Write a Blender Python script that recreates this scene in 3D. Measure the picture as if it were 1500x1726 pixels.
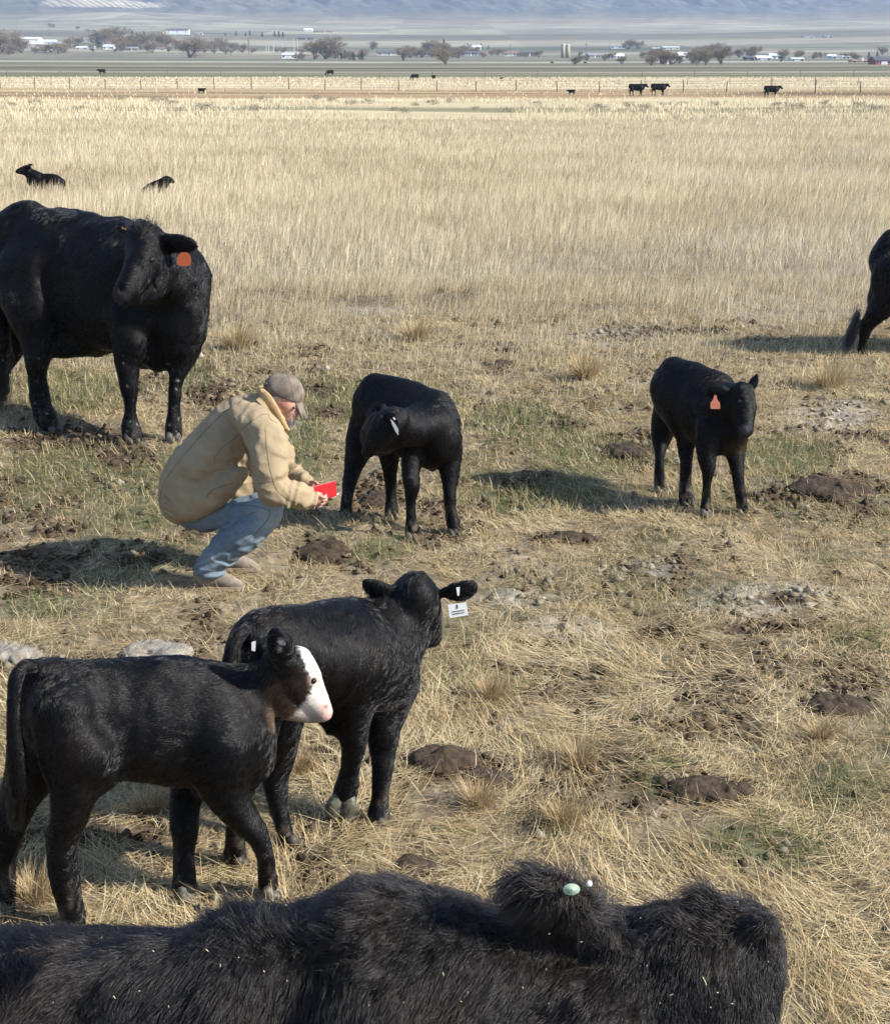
import bpy, math, random
import numpy as np
from mathutils import Vector, Matrix
from mathutils.bvhtree import BVHTree
from mathutils.kdtree import KDTree

for _o in list(bpy.data.objects): bpy.data.objects.remove(_o)
SC = bpy.context.scene
COL = SC.collection
R = math.radians
rng = np.random.default_rng(11)
random.seed(5)

# ------------------------------------------------------------------ camera
CAMH, F, PW, PH = 2.6, 2500.0, 1500.0, 1726.0
HORIZON = 118.0
PITCH = math.atan((PH/2-HORIZON)/F)
cam = bpy.data.cameras.new('camera'); cam_o = bpy.data.objects.new('camera', cam); COL.objects.link(cam_o)
cam_o.location = (0, 0, CAMH); cam_o.rotation_euler = (R(90)-PITCH, 0, 0)
cam.sensor_fit = 'HORIZONTAL'; cam.sensor_width = 36; cam.lens = F/PW*36
cam.clip_start = 0.05; cam.clip_end = 30000
SC.camera = cam_o

# ------------------------------------------------------------------ light
SUN_EL, SUN_AZ = R(34), math.atan2(0.95, -0.30)      # azimuth from +Y towards +X
w = bpy.data.worlds.new('World'); SC.world = w; w.use_nodes = True
nt = w.node_tree; nt.nodes.clear()
sky = nt.nodes.new('ShaderNodeTexSky'); sky.sky_type = 'NISHITA'; sky.sun_disc = False
sky.sun_elevation = SUN_EL; sky.sun_rotation = SUN_AZ; sky.altitude = 1300; sky.dust_density = 1.0
bg = nt.nodes.new('ShaderNodeBackground'); bg.inputs[1].default_value = 0.10
wo = nt.nodes.new('ShaderNodeOutputWorld')
nt.links.new(sky.outputs[0], bg.inputs[0]); nt.links.new(bg.outputs[0], wo.inputs[0])
sun = bpy.data.lights.new('sun', 'SUN'); sun.energy = 4.8; sun.angle = R(0.6); sun.color = (1, .945, .86)
sun_o = bpy.data.objects.new('sun', sun); COL.objects.link(sun_o)
sv = Vector((math.sin(SUN_AZ)*math.cos(SUN_EL), math.cos(SUN_AZ)*math.cos(SUN_EL), math.sin(SUN_EL)))
sun_o.rotation_euler = sv.to_track_quat('Z', 'Y').to_euler(); sun_o.location = (20, -10, 30)
SC.view_settings.view_transform = 'Standard'; SC.view_settings.look = 'None'
SC.view_settings.exposure = 1.22; SC.view_settings.gamma = 1
SC.cycles.max_bounces = 5; SC.cycles.diffuse_bounces = 2; SC.cycles.glossy_bounces = 2
SC.cycles.transmission_bounces = 2; SC.cycles.transparent_max_bounces = 4; SC.cycles.volume_bounces = 1
SC.cycles.use_adaptive_sampling = True; SC.cycles.adaptive_threshold = 0.02

# ------------------------------------------------------------------ projection helpers
cP, sP = math.cos(PITCH), math.sin(PITCH)
def ray(px, py):
    u = (px-PW/2)/F; v = (PH/2-py)/F
    return np.array([u, cP+v*sP, -sP+v*cP])
def P(px, py, Y):
    d = ray(px, py); t = Y/d[1]
    return np.array([d[0]*t, Y, CAMH+d[2]*t])
def Gd(px, py, z=0.0):
    d = ray(px, py); t = (z-CAMH)/d[2]
    return np.array([d[0]*t, d[1]*t, z])
def mpp(p):                                   # metres per photo pixel at point p
    return (p[1]*cP-(p[2]-CAMH)*sP)/F
def proj(x, y, z):
    dep = y*cP-(z-CAMH)*sP; dep = np.maximum(dep, 1e-3)
    return PW/2+F*x/dep, PH/2-F*(y*sP+(z-CAMH)*cP)/dep

# ------------------------------------------------------------------ noise
def _h(ix, iy, iz, seed):
    n = (ix.astype(np.int64)*374761393+iy.astype(np.int64)*668265263+iz.astype(np.int64)*2147483647+seed*974634777) & 0xffffffff
    n = ((n ^ (n >> 13))*1274126177) & 0xffffffff
    return ((n ^ (n >> 16)) & 0xffff)/65535.0
def noise2(x, y, seed=0):
    x = np.asarray(x, float); y = np.asarray(y, float)
    ix, iy = np.floor(x), np.floor(y); fx, fy = x-ix, y-iy
    fx = fx*fx*(3-2*fx); fy = fy*fy*(3-2*fy); z = np.zeros_like(ix)
    a = _h(ix, iy, z, seed); b = _h(ix+1, iy, z, seed); c = _h(ix, iy+1, z, seed); d = _h(ix+1, iy+1, z, seed)
    return (a+(b-a)*fx)*(1-fy)+(c+(d-c)*fx)*fy
def noise3(x, y, z, seed=0):
    ix, iy, iz = np.floor(x), np.floor(y), np.floor(z); fx, fy, fz = x-ix, y-iy, z-iz
    fx = fx*fx*(3-2*fx); fy = fy*fy*(3-2*fy); fz = fz*fz*(3-2*fz)
    r = 0
    for k, wz in ((0, 1-fz), (1, fz)):
        a = _h(ix, iy, iz+k, seed); b = _h(ix+1, iy, iz+k, seed); c = _h(ix, iy+1, iz+k, seed); d = _h(ix+1, iy+1, iz+k, seed)
        r = r+wz*((a+(b-a)*fx)*(1-fy)+(c+(d-c)*fx)*fy)
    return r
def fbm(x, y, seed=0, o=4):
    s = 0; a = .5; t = 0
    for i in range(o):
        s = s+a*noise2(x*2**i+i*17.3, y*2**i-i*9.1, seed+i); t += a; a *= .5
    return s/t
def sstep(a, b, x):
    t = np.clip((x-a)/(b-a), 0, 1); return t*t*(3-2*t)

# ------------------------------------------------------------------ object helpers
def tag(o, label=None, cat=None, group=None, kind=None):
    if label: o['label'] = label
    if cat: o['category'] = cat
    if group: o['group'] = group
    if kind: o['kind'] = kind
    return o
def empty(name, loc, label=None, cat=None, group=None):
    o = bpy.data.objects.new(name, None); COL.objects.link(o); o.location = loc; o.empty_display_size = .2
    return tag(o, label, cat, group)
def link(name, me, m=None, parent=None, smooth=False):
    """me in world coordinates; parent an Empty with translation only"""
    o = bpy.data.objects.new(name, me); COL.objects.link(o)
    if m is not None: me.materials.append(m)
    if parent is not None:
        o.parent = parent
        p = parent; off = Vector((0, 0, 0))
        while p is not None: off += p.location; p = p.parent
        o.location = -off
    if smooth and hasattr(me, 'polygons'): me.polygons.foreach_set('use_smooth', np.ones(len(me.polygons), bool))
    return o
def mesh_np(name, V, Q, n=4):
    """fast mesh of n-gons"""
    me = bpy.data.meshes.new(name); V = np.ascontiguousarray(V, np.float32); Q = np.ascontiguousarray(Q, np.int32)
    me.vertices.add(len(V)); me.vertices.foreach_set('co', V.ravel())
    me.loops.add(Q.size); me.loops.foreach_set('vertex_index', Q.ravel())
    me.polygons.add(len(Q)); me.polygons.foreach_set('loop_start', np.arange(0, Q.size, n, dtype=np.int32))
    me.update(calc_edges=True); return me
class MB:
    """collects simple shapes into one mesh"""
    def __init__(s): s.v = []; s.f = []
    def add(s, v, f):
        k = len(s.v); s.v += [tuple(map(float, q)) for q in v]; s.f += [tuple(i+k for i in q) for q in f]
    def box(s, c, sz, rz=0):
        c = np.array(c, float); h = np.array(sz, float)/2; ca, sa = math.cos(rz), math.sin(rz); v = []
        for x in (-1, 1):
            for y in (-1, 1):
                for z in (-1, 1):
                    a, b = x*h[0], y*h[1]; v.append(c+np.array([a*ca-b*sa, a*sa+b*ca, z*h[2]]))
        s.add(v, [(0, 1, 3, 2), (4, 6, 7, 5), (0, 4, 5, 1), (2, 3, 7, 6), (0, 2, 6, 4), (1, 5, 7, 3)])
    def tube(s, pts, rad, n=6):
        pts = [np.array(p, float) for p in pts]
        if not hasattr(rad, '__len__'): rad = [rad]*len(pts)
        v = []; f = []
        for i, p in enumerate(pts):
            d = pts[min(i+1, len(pts)-1)]-pts[max(i-1, 0)]; d = d/(np.linalg.norm(d)+1e-9)
            a = np.cross(d, [0, 0, 1]) if abs(d[2]) < .95 else np.cross(d, [1, 0, 0]); a /= np.linalg.norm(a); b = np.cross(d, a)
            for k in range(n):
                t = 2*math.pi*k/n; v.append(p+rad[i]*(math.cos(t)*a+math.sin(t)*b))
        for i in range(len(pts)-1):
            for k in range(n): f.append((i*n+k, i*n+(k+1) % n, (i+1)*n+(k+1) % n, (i+1)*n+k))
        f.append(tuple(range(n))[::-1]); f.append(tuple(range((len(pts)-1)*n, len(pts)*n)))
        s.add(v, f)
    def build(s, name, m, parent=None, smooth=False):
        me = bpy.data.meshes.new(name); me.from_pydata(s.v, [], s.f); me.update()
        return link(name, me, m, parent, smooth)
def colattr(me, rgb, name='col'):
    a = me.attributes.new(name, 'FLOAT_COLOR', 'POINT'); c = np.ones((len(me.vertices), 4), np.float32); c[:, :3] = rgb
    a.data.foreach_set('color', c.ravel())
def fattr(me, val, name='tint'):
    a = me.attributes.new(name, 'FLOAT', 'POINT'); a.data.foreach_set('value', np.ascontiguousarray(val, np.float32))

# ------------------------------------------------------------------ materials
def mat(name, col=(.5, .5, .5), rough=.7, spec=.3, attr=None, noise=0, nscale=20, bump=0, bscale=60, metal=0, sheen=0, var=None):
    m = bpy.data.materials.new(name); m.use_nodes = True; t = m.node_tree; b = t.nodes['Principled BSDF']
    b.inputs['Roughness'].default_value = rough; b.inputs['Specular IOR Level'].default_value = spec; b.inputs['Metallic'].default_value = metal
    if sheen: b.inputs['Sheen Weight'].default_value = sheen
    src = None
    if attr:
        a = t.nodes.new('ShaderNodeAttribute'); a.attribute_name = attr; src = a.outputs['Color']
    else:
        c = t.nodes.new('ShaderNodeRGB'); c.outputs[0].default_value = (*col, 1); src = c.outputs[0]
    tc = t.nodes.new('ShaderNodeTexCoord')
    if noise:
        n = t.nodes.new('ShaderNodeTexNoise'); n.inputs['Scale'].default_value = nscale; n.inputs['Detail'].default_value = 5
        t.links.new(tc.outputs['Object'], n.inputs['Vector'])
        mr = t.nodes.new('ShaderNodeMapRange'); mr.inputs[1].default_value = .3; mr.inputs[2].default_value = .7
        mr.inputs[3].default_value = 1-noise; mr.inputs[4].default_value = 1+noise
        t.links.new(n.outputs['Fac'], mr.inputs[0])
        mx = t.nodes.new('ShaderNodeVectorMath'); mx.operation = 'SCALE'
        t.links.new(src, mx.inputs[0]); t.links.new(mr.outputs[0], mx.inputs['Scale']); src = mx.outputs[0]
    t.links.new(src, b.inputs['Base Color'])
    if bump:
        n2 = t.nodes.new('ShaderNodeTexNoise'); n2.inputs['Scale'].default_value = bscale; n2.inputs['Detail'].default_value = 6
        t.links.new(tc.outputs['Object'], n2.inputs['Vector'])
        bp = t.nodes.new('ShaderNodeBump'); bp.inputs['Strength'].default_value = 1; bp.inputs['Distance'].default_value = bump
        t.links.new(n2.outputs['Fac'], bp.inputs['Height']); t.links.new(bp.outputs[0], b.inputs['Normal'])
    return m
def ramp_mat(name, stops, trans=.25, attr='tint'):
    m = bpy.data.materials.new(name); m.use_nodes = True; t = m.node_tree; t.nodes.clear()
    a = t.nodes.new('ShaderNodeAttribute'); a.attribute_name = attr
    r = t.nodes.new('ShaderNodeValToRGB'); e = r.color_ramp.elements
    while len(e) < len(stops): e.new(.5)
    for i, (p, c) in enumerate(stops): e[i].position = p; e[i].color = (*c, 1)
    d = t.nodes.new('ShaderNodeBsdfDiffuse'); tr = t.nodes.new('ShaderNodeBsdfTranslucent'); mx = t.nodes.new('ShaderNodeMixShader')
    mx.inputs[0].default_value = trans; o = t.nodes.new('ShaderNodeOutputMaterial')
    t.links.new(a.outputs['Fac'], r.inputs[0]); t.links.new(r.outputs[0], d.inputs[0]); t.links.new(r.outputs[0], tr.inputs[0])
    t.links.new(d.outputs[0], mx.inputs[1]); t.links.new(tr.outputs[0], mx.inputs[2]); t.links.new(mx.outputs[0], o.inputs[0])
    return m
HAZE = 1.15e-4
# ------------------------------------------------------------------ terrain
_RD = np.array([0, 120, 230, 360, 500, 800, 1200, 1600, 2000, 2600, 3200, 4200, 5500, 7000, 9500.])
_RZ = np.array([0, 0, .35, 1.35, 2.4, 6.2, 12.4, 27, 47, 72, 105, 190, 350, 600, 950.])
def ground_z(x, y):
    x = np.asarray(x, float); y = np.asarray(y, float); r = np.hypot(x, y)
    # smooth rise
    z = sum(np.interp(r*k, _RD, _RZ) for k in (.94, .97, 1., 1.03, 1.06))/5
    near = sstep(26, 12, r)
    z = z+near*(.045*(fbm(x*3.2, y*3.2, 3, 3)-.5)+.020*(fbm(x*14, y*14, 9, 3)-.5))*1.3
    z = z+sstep(8, 30, r)*sstep(3000, 300, r)*(.18*(fbm(x*.09, y*.09, 21, 3)-.5))*np.clip(r/60, 0, 1)
    hill = sstep(2300, 4200, r); a = np.arctan2(x, y)
    rid = np.abs(fbm(a*34+r*.0008, r*.0009, 31, 5)-.5)*2
    z = z+hill*(rid-.3)*np.maximum(r-3300, 0)*.055+hill*60*(fbm(a*9, r*.0006, 37, 4)-.5)*np.clip((r-2500)/2500, 0, 2)
    bench = np.exp(-((a+.20)/.07)**2-((r-2900)/330)**2); z = z+bench*16
    return z
def ground_at(px, py):
    d = ray(px, py); t = 5.0*1.002**np.arange(3900); q = d[None, :]*t[:, None]+np.array([0, 0, CAMH])
    below = q[:, 2] <= ground_z(q[:, 0], q[:, 1]); return q[below.argmax()] if below.any() else q[-1]
# dung and mud patches, with shadows of man and cattle painted as dark ones: photo px centre, half sizes
MUD_SHADE = [(1410, 1192, 70, 22), (1190, 1335, 100, 26), (770, 1300, 110, 30), (955, 911, 75, 9), (1400, 822, 85, 26), (545, 930, 50, 26), (1060, 763, 45, 15), (846, 617, 30, 8),
       (1290, 1060, 95, 14), (1120, 1068, 70, 16), (1040, 1280, 50, 12), (700, 1462, 40, 20), (640, 835, 55, 35), (350, 665, 40, 22), (140, 740, 70, 25), (210, 770, 60, 30), (60, 745, 60, 18),
       (120, 1410, 120, 30), (250, 1410, 50, 22), (60, 945, 80, 25), (70, 985, 70, 25), (240, 945, 60, 14), (760, 505, 60, 12), (600, 510, 80, 8), (1000, 520, 70, 8), (1250, 395, 90, 8), (520, 660, 50, 10),
       (950, 718, 40, 10), (540, 1270, 40, 14), (880, 1130, 60, 10), (440, 500, 60, 8), (1150, 560, 80, 8), (1300, 840, 60, 14), (1460, 860, 40, 14), (560, 700, 30, 12), (1330, 1010, 60, 10), (90, 900, 60, 10), (330, 900, 30, 10)]
GREEN = [(600, 680, 190, 45), (880, 720, 110, 40), (1010, 770, 130, 40), (900, 840, 130, 30), (320, 640, 60, 25), (120, 660, 120, 40), (150, 800, 160, 60), (250, 870, 70, 30), (60, 1020, 60, 30),
         (930, 1400, 40, 25), (1100, 1330, 60, 20), (1420, 1330, 80, 40), (1330, 770, 90, 40), (1150, 700, 50, 40), (640, 930, 60, 20), (1300, 1430, 120, 40), (1120, 1290, 50, 14), (1450, 1080, 50, 20), (500, 760, 60, 60)]
PALE = [(265, 1100, 75, 22), (20, 1105, 60, 24), (1280, 1010, 140, 30), (950, 1060, 90, 16), (1130, 640, 60, 20), (1400, 700, 90, 30), (1080, 960, 90, 14), (860, 1010, 60, 14), (1330, 520, 120, 30), (1040, 570, 90, 20), (620, 520, 80, 12)]
def pmask(px, py, L, seed=2, ragged=.9):
    m = np.zeros_like(px); n = ragged*(fbm(px/18., py/8., seed, 3)-.5)*2
    for cx, cy, a, b in L:
        d = np.hypot((px-cx)/a, (py-cy)/b); m = np.maximum(m, sstep(1.25, .65, d+n*.5))
    return m
def zones(x, y):
    """mud with painted shadows, green, pale masks and height of the standing grass"""
    px, py = proj(x, y, 0*x); inn = (y > 1)
    mud_shade = pmask(px, py, MUD_SHADE)*inn; gr = pmask(px, py, GREEN, 5)*inn; pl = pmask(px, py, PALE, 6)*inn
    r = np.hypot(x, y)
    mud_shade = np.maximum(mud_shade, sstep(.63, .74, fbm(x*1.6+3, y*1.6, 41, 4))*sstep(24, 15, r)*.7)
    gr = np.maximum(gr, sstep(.60, .74, fbm(x*1.1, y*1.1, 45, 3))*.6*sstep(16, 10, r))
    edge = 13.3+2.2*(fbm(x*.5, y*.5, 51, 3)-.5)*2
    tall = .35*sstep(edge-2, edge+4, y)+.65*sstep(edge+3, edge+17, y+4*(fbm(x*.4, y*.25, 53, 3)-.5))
    return mud_shade, gr, pl, tall

def ground_colour(x, y):
    r = np.hypot(x, y); mud_shade, gr, pl, tall = zones(x, y)
    n1 = fbm(x*2.2, y*2.2, 61, 5)[:, None]; n2 = fbm(x*9, y*9, 65, 4)[:, None]; n3 = fbm(x*40, y*40, 67, 2)[:, None]
    A = np.array
    c = A([.12, .093, .058])*(1-n2)+A([.29, .24, .165])*n2
    c = c*(.7+.6*n1)
    g = gr[:, None]; c = c*(1-.65*g)+A([.085, .095, .045])*.65*g
    p = pl[:, None]; c = c*(1-.75*p)+A([.29, .265, .22])*.75*p*(.5+.9*n2)
    m = mud_shade[:, None]; c = c*(1-.9*m)+A([.062, .042, .027])*.9*m*(.7+.9*n3)
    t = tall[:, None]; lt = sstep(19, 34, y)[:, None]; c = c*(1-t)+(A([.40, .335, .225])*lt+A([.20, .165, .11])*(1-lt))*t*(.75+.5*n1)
    # banded fields beyond the tall grass
    yy = y+x*.04; far = []
    def band(a, b, col, wob=.03, f=.02, mixn=.4, s=71):
        nonlocal c
        q = yy*(1+wob*(fbm(x*f, yy*f*.5, s, 3)-.5)); k = (sstep(a*.985, a*1.015, q)*sstep(b*1.015, b*.985, q))[:, None]
        nn = fbm(x*.02+s, yy*.11, s+1, 4)[:, None]; c = c*(1-k)+A(col)*k*(1-mixn+2*mixn*nn)
    band(78, 118, (.40, .335, .21)); band(84, 90, (.2, .19, .11), .5, s=73); band(97, 103, (.17, .165, .09), .25, s=75); band(110, 116, (.23, .21, .12), .3, s=76)
    band(118, 150, (.41, .34, .215)); band(146, 230, (.34, .245, .14), .12, .01, .7, s=77); band(205, 330, (.44, .37, .24)); band(150, 170, (.26, .18, .10), .3, .05, .9, s=78)
    band(330, 385, (.15, .155, .08), .10, .004, .3, s=79); band(385, 450, (.26, .235, .15), .1, .004); band(450, 480, (.42, .40, .32), .06, .004); band(480, 620, (.235, .21, .135), .1, .004, .6)
    band(560, 600, (.14, .15, .07), .1, .003); band(620, 680, (.33, .30, .20), .1, .003); band(680, 800, (.215, .20, .125), .1, .003, .6); band(800, 900, (.36, .34, .24), .1, .002)
    band(840, 860, (.62, .62, .58), .04, .002); band(900, 1150, (.23, .21, .145), .1, .002, .6); band(980, 1010, (.10, .16, .08), .1, .002); band(1010, 1090, (.30, .29, .2), .1, .003)
    band(1150, 1700, (.27, .245, .175), .15, .0015, .8); band(1300, 1380, (.42, .39, .28), .25, .002); band(1470, 1530, (.16, .19, .11), .2, .002); band(1600, 1800, (.40, .37, .27), .2, .0015)
    band(1800, 2100, (.24, .22, .16), .2, .001, .6); band(2100, 2900, (.36, .34, .25), .3, .001, .8)
    c = c*(1-.38*sstep(330, 420, r)[:, None]*sstep(4200, 2400, r)[:, None]); k = sstep(1100, 1300, r)[:, None]; pl_ = fbm(np.round(x/160.)*7.7, np.round(y/210.)*3.3, 83, 1)[:, None]; c = c*(1-k*.5)+c*k*.5*(.4+1.3*pl_)
    hl = sstep(2500, 3600, r)[:, None]; a = np.arctan2(x, y)
    hn = fbm(a*50, r*.0013, 85, 5)[:, None]; h2 = fbm(a*160, r*.004, 87, 4)[:, None]
    hc = A([.17, .15, .12])*hn+A([.055, .065, .06])*(1-hn); hc = hc*(.5+.8*h2)
    c = c*(1-hl)+hc*hl
    qn = np.hypot((a+.215)/.042, (r-3750)/230.)+.5*(fbm(a*90, r*.006, 88, 3)-.5); qk = sstep(1.1, .8, qn)[:, None]; st = (.8+.35*np.sin(a*1500+r*.04))[:, None]; c = c*(1-qk)+A([.42, .37, .28])*st*qk
    return np.clip(c, .01, .8)
def polar(name, rs, angs, dz=0.):
    Rr, Aa = np.meshgrid(rs, angs, indexing='ij'); x = (Rr*np.sin(Aa)).ravel(); y = (Rr*np.cos(Aa)).ravel()
    z = ground_z(x, y)+dz; V = np.stack([x, y, z], 1); nr, na = Rr.shape
    i = np.arange(nr-1)[:, None]*na+np.arange(na-1)[None, :]; i = i.ravel(); Q = np.stack([i, i+1, i+na+1, i+na], 1)[:, ::-1]
    me = mesh_np(name, V, Q); colattr(me, ground_colour(x, y)); return me
_an = np.unique(np.concatenate([np.linspace(-math.pi, -.45, 70), np.linspace(-.45, -.24, 90), np.linspace(-.24, .24, 620), np.linspace(.24, .45, 90), np.linspace(.45, math.pi, 70)]))
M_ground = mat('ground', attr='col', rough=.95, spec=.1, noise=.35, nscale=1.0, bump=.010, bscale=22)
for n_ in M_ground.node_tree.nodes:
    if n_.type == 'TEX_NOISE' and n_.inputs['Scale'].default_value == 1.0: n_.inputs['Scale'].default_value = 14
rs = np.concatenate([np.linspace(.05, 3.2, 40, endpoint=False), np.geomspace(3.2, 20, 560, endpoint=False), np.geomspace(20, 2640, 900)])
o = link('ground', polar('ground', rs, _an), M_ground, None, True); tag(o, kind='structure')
M_hills = mat('hills', attr='col', rough=.95, spec=.05, noise=.25, nscale=.012)
_ah = np.concatenate([np.linspace(-1.2, -.27, 60, endpoint=False), np.linspace(-.27, .27, 560, endpoint=False), np.linspace(.27, 1.2, 60)])
o = link('hills', polar('hills', np.geomspace(2600, 9500, 420), _ah, -1.0), M_hills, None, True); tag(o, kind='structure')

# ------------------------------------------------------------------ grass: real blades, one mesh per kind of cover
def blades(name, x, y, L, Wd, lean, azi, curl, tint, m, z0=0., K=4, roll=None):
    """ribbons: base (x,y), length L, width Wd, lean from vertical (rad), azimuth, curl (extra bend)"""
    n = len(x); z = ground_z(x, y)+z0; t = np.linspace(0, 1, K)
    P0 = np.stack([x, y, z], 1); pts = [P0]; th = lean.copy()
    for k in range(K-1):
        d = np.stack([np.sin(th)*np.sin(azi), np.sin(th)*np.cos(azi), np.cos(th)], 1)
        pts.append(pts[-1]+d*(L/(K-1))[:, None]); th = th+curl/(K-1); azi = azi+curl*.25*np.sign(tint-.5)
    pts = np.stack(pts, 1)
    pts[:, :, 2] = np.maximum(pts[:, :, 2], (z-z0)[:, None]+.002+rng.random(n)[:, None]*.02)
    side = np.stack([np.cos(azi), -np.sin(azi), np.zeros(n)], 1)
    if roll is not None: side = side*np.cos(roll)[:, None]+np.array([0, 0, 1.])[None]*np.sin(roll)[:, None]
    wk = Wd[:, None]*np.interp(t, [0, .5, 1], [1, .85, .15])[None, :]*.5
    V = np.stack([pts-side[:, None]*wk[..., None], pts+side[:, None]*wk[..., None]], 2).reshape(n*K*2, 3)
    b = (np.arange(n)*K*2)[:, None, None]; k = (np.arange(K-1)*2)[None, :, None]; Q = (b+k+np.array([0, 1, 3, 2])[None, None]).reshape(-1, 4)
    me = mesh_np(name, V, Q); fattr(me, np.repeat(tint, K*2)); o = link(name, me, m, None, True); tag(o, kind='stuff'); return o
STRAW = [(0, (.075, .05, .028)), (.12, (.15, .105, .06)), (.16, (.08, .10, .04)), (.30, (.16, .18, .08)), (.34, (.27, .195, .10)), (.55, (.46, .345, .18)), (.8, (.64, .51, .30)), (1, (.78, .67, .44))]
M_straw = ramp_mat('dry_straw', STRAW, .22)
TALL = [(0, (.12, .095, .06)), (.15, (.22, .185, .125)), (.2, (.20, .22, .12)), (.3, (.30, .30, .18)), (.35, (.46, .375, .24)), (.6, (.60, .505, .345)), (1, (.76, .67, .48))]
M_tall = ramp_mat('tall_dry_grass', TALL, .25)
def scatter(n, y0, y1, pw=1.0, margin=1.35):
    """points in the wedge the camera sees, with a margin at both sides"""
    u = rng.random(n); y = (y0**pw+(y1**pw-y0**pw)*u)**(1/pw); x = (rng.random(n)-.5)*2*(y*.31*margin+.35); return x, y
def keep(x, y, p): k = rng.random(len(x)) < p; return x[k], y[k]
# lying straw, near
x, y = scatter(520000, 3.2, 19.5, 1.25)
mud_shade, gr, pl, tall = zones(x, y); cl = fbm(x*3, y*3, 91, 3); cl2 = fbm(x*11, y*11, 92, 2)
k = rng.random(len(x)) < (1-.86*mud_shade)*(1-.5*pl)*(1-.3*gr)*sstep(.26, .48, cl*.6+cl2*.4)*(1-.35*sstep(6, 8, y)*sstep(1.2, -1, x))
x, y, mud_shade, gr, cl = x[k], y[k], mud_shade[k], gr[k], cl[k]; n = len(x)
flow = fbm(x*.8, y*.8, 95, 2)*14
azi = np.where(rng.random(n) < .6, flow+rng.normal(0, .5, n), rng.uniform(0, 6.28, n))
tint = np.clip(.62+.20*rng.normal(size=n)+.5*(cl-.5)-.05*sstep(6, 9, y), .34, 1); g_ = rng.random(n) < gr*.45+.04; tint = np.where(g_, rng.uniform(.17, .31, n), tint)
d_ = rng.random(n) < .08+.3*mud_shade; tint = np.where(d_, rng.uniform(0, .13, n), tint)
L = rng.uniform(.04, .19, n)*np.where(y > 7, .75, 1)
blades('straw', x, y, L, rng.uniform(.0014, .0034, n)*np.clip(y/7, 1, 2), rng.normal(1.38, .16, n), azi, rng.normal(.12, .5, n), tint, M_straw, .006, 4)
# short stubble and green blades
x, y = scatter(210000, 3.2, 16, 1.3); mud_shade, gr, pl, tall = zones(x, y); cl = fbm(x*2.1, y*2.1, 97, 3)
k = rng.random(len(x)) < (1-.85*mud_shade)*(.16+.85*gr+.35*sstep(.5, .7, cl))*(1-.5*pl); x, y, gr, mud_shade = x[k], y[k], gr[k], mud_shade[k]; n = len(x)
tint = np.where(rng.random(n) < .16+.55*gr, rng.uniform(.15, .31, n), np.clip(.6+.18*rng.normal(size=n), .34, 1))
blades('short_grass', x, y, rng.uniform(.02, .08, n)*(1+.5*gr), rng.uniform(.0015, .003, n)*np.clip(y/7, 1, 2), np.abs(rng.normal(.5, .35, n)), rng.uniform(0, 6.28, n), rng.normal(.5, .4, n), tint, M_straw, 0, 3)
# trodden crumbs of earth and dung, uncountable
x, y = scatter(90000, 3.4, 16, 1.2); mud_shade, gr, pl, tall = zones(x, y); cl = fbm(x*2.6, y*2.6, 131, 3)
k = rng.random(len(x)) < np.clip(.9*mud_shade+.3*pl+.45*sstep(.52, .68, cl), .03, 1); x, y, pl, mud_shade = x[k], y[k], pl[k], mud_shade[k]; n = len(x)
_o = np.array([(1, 0, 0), (.3, .95, 0), (-.8, .6, 0), (-.8, -.6, 0), (.3, -.95, 0), (0, 0, 1), (0, 0, -.6)]); sz = .004+.015*rng.random(n)**4*(1+y/8)+.004*rng.random(n)
an = rng.uniform(0, 6.28, n); J = _o[None]*(1+.35*rng.normal(size=(n, 7, 3))); J[:, :, 2] *= .7; X = J[:, :, 0]*np.cos(an)[:, None]-J[:, :, 1]*np.sin(an)[:, None]; Y_ = J[:, :, 0]*np.sin(an)[:, None]+J[:, :, 1]*np.cos(an)[:, None]
V = np.stack([x[:, None]+X*sz[:, None], y[:, None]+Y_*sz[:, None], (ground_z(x, y)+sz*.25)[:, None]+J[:, :, 2]*sz[:, None]], 2).reshape(-1, 3)
_f = np.array([(0, 1, 5), (1, 2, 5), (2, 3, 5), (3, 4, 5), (4, 0, 5), (1, 0, 6), (2, 1, 6), (3, 2, 6), (4, 3, 6), (0, 4, 6)]); Q = (np.arange(n)[:, None, None]*7+_f[None]).reshape(-1, 3)
me = mesh_np('trodden_earth', V, Q, 3); fattr(me, np.repeat(np.clip(.42+.2*rng.normal(size=n)+.2*pl-.22*mud_shade, 0, 1), 7))
o = link('trodden_earth', me, ramp_mat('earth_crumbs', [(0, (.035, .025, .017)), (.4, (.12, .09, .06)), (.75, (.22, .19, .14)), (1, (.38, .35, .29))], 0), None, True); tag(o, kind='stuff')
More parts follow.
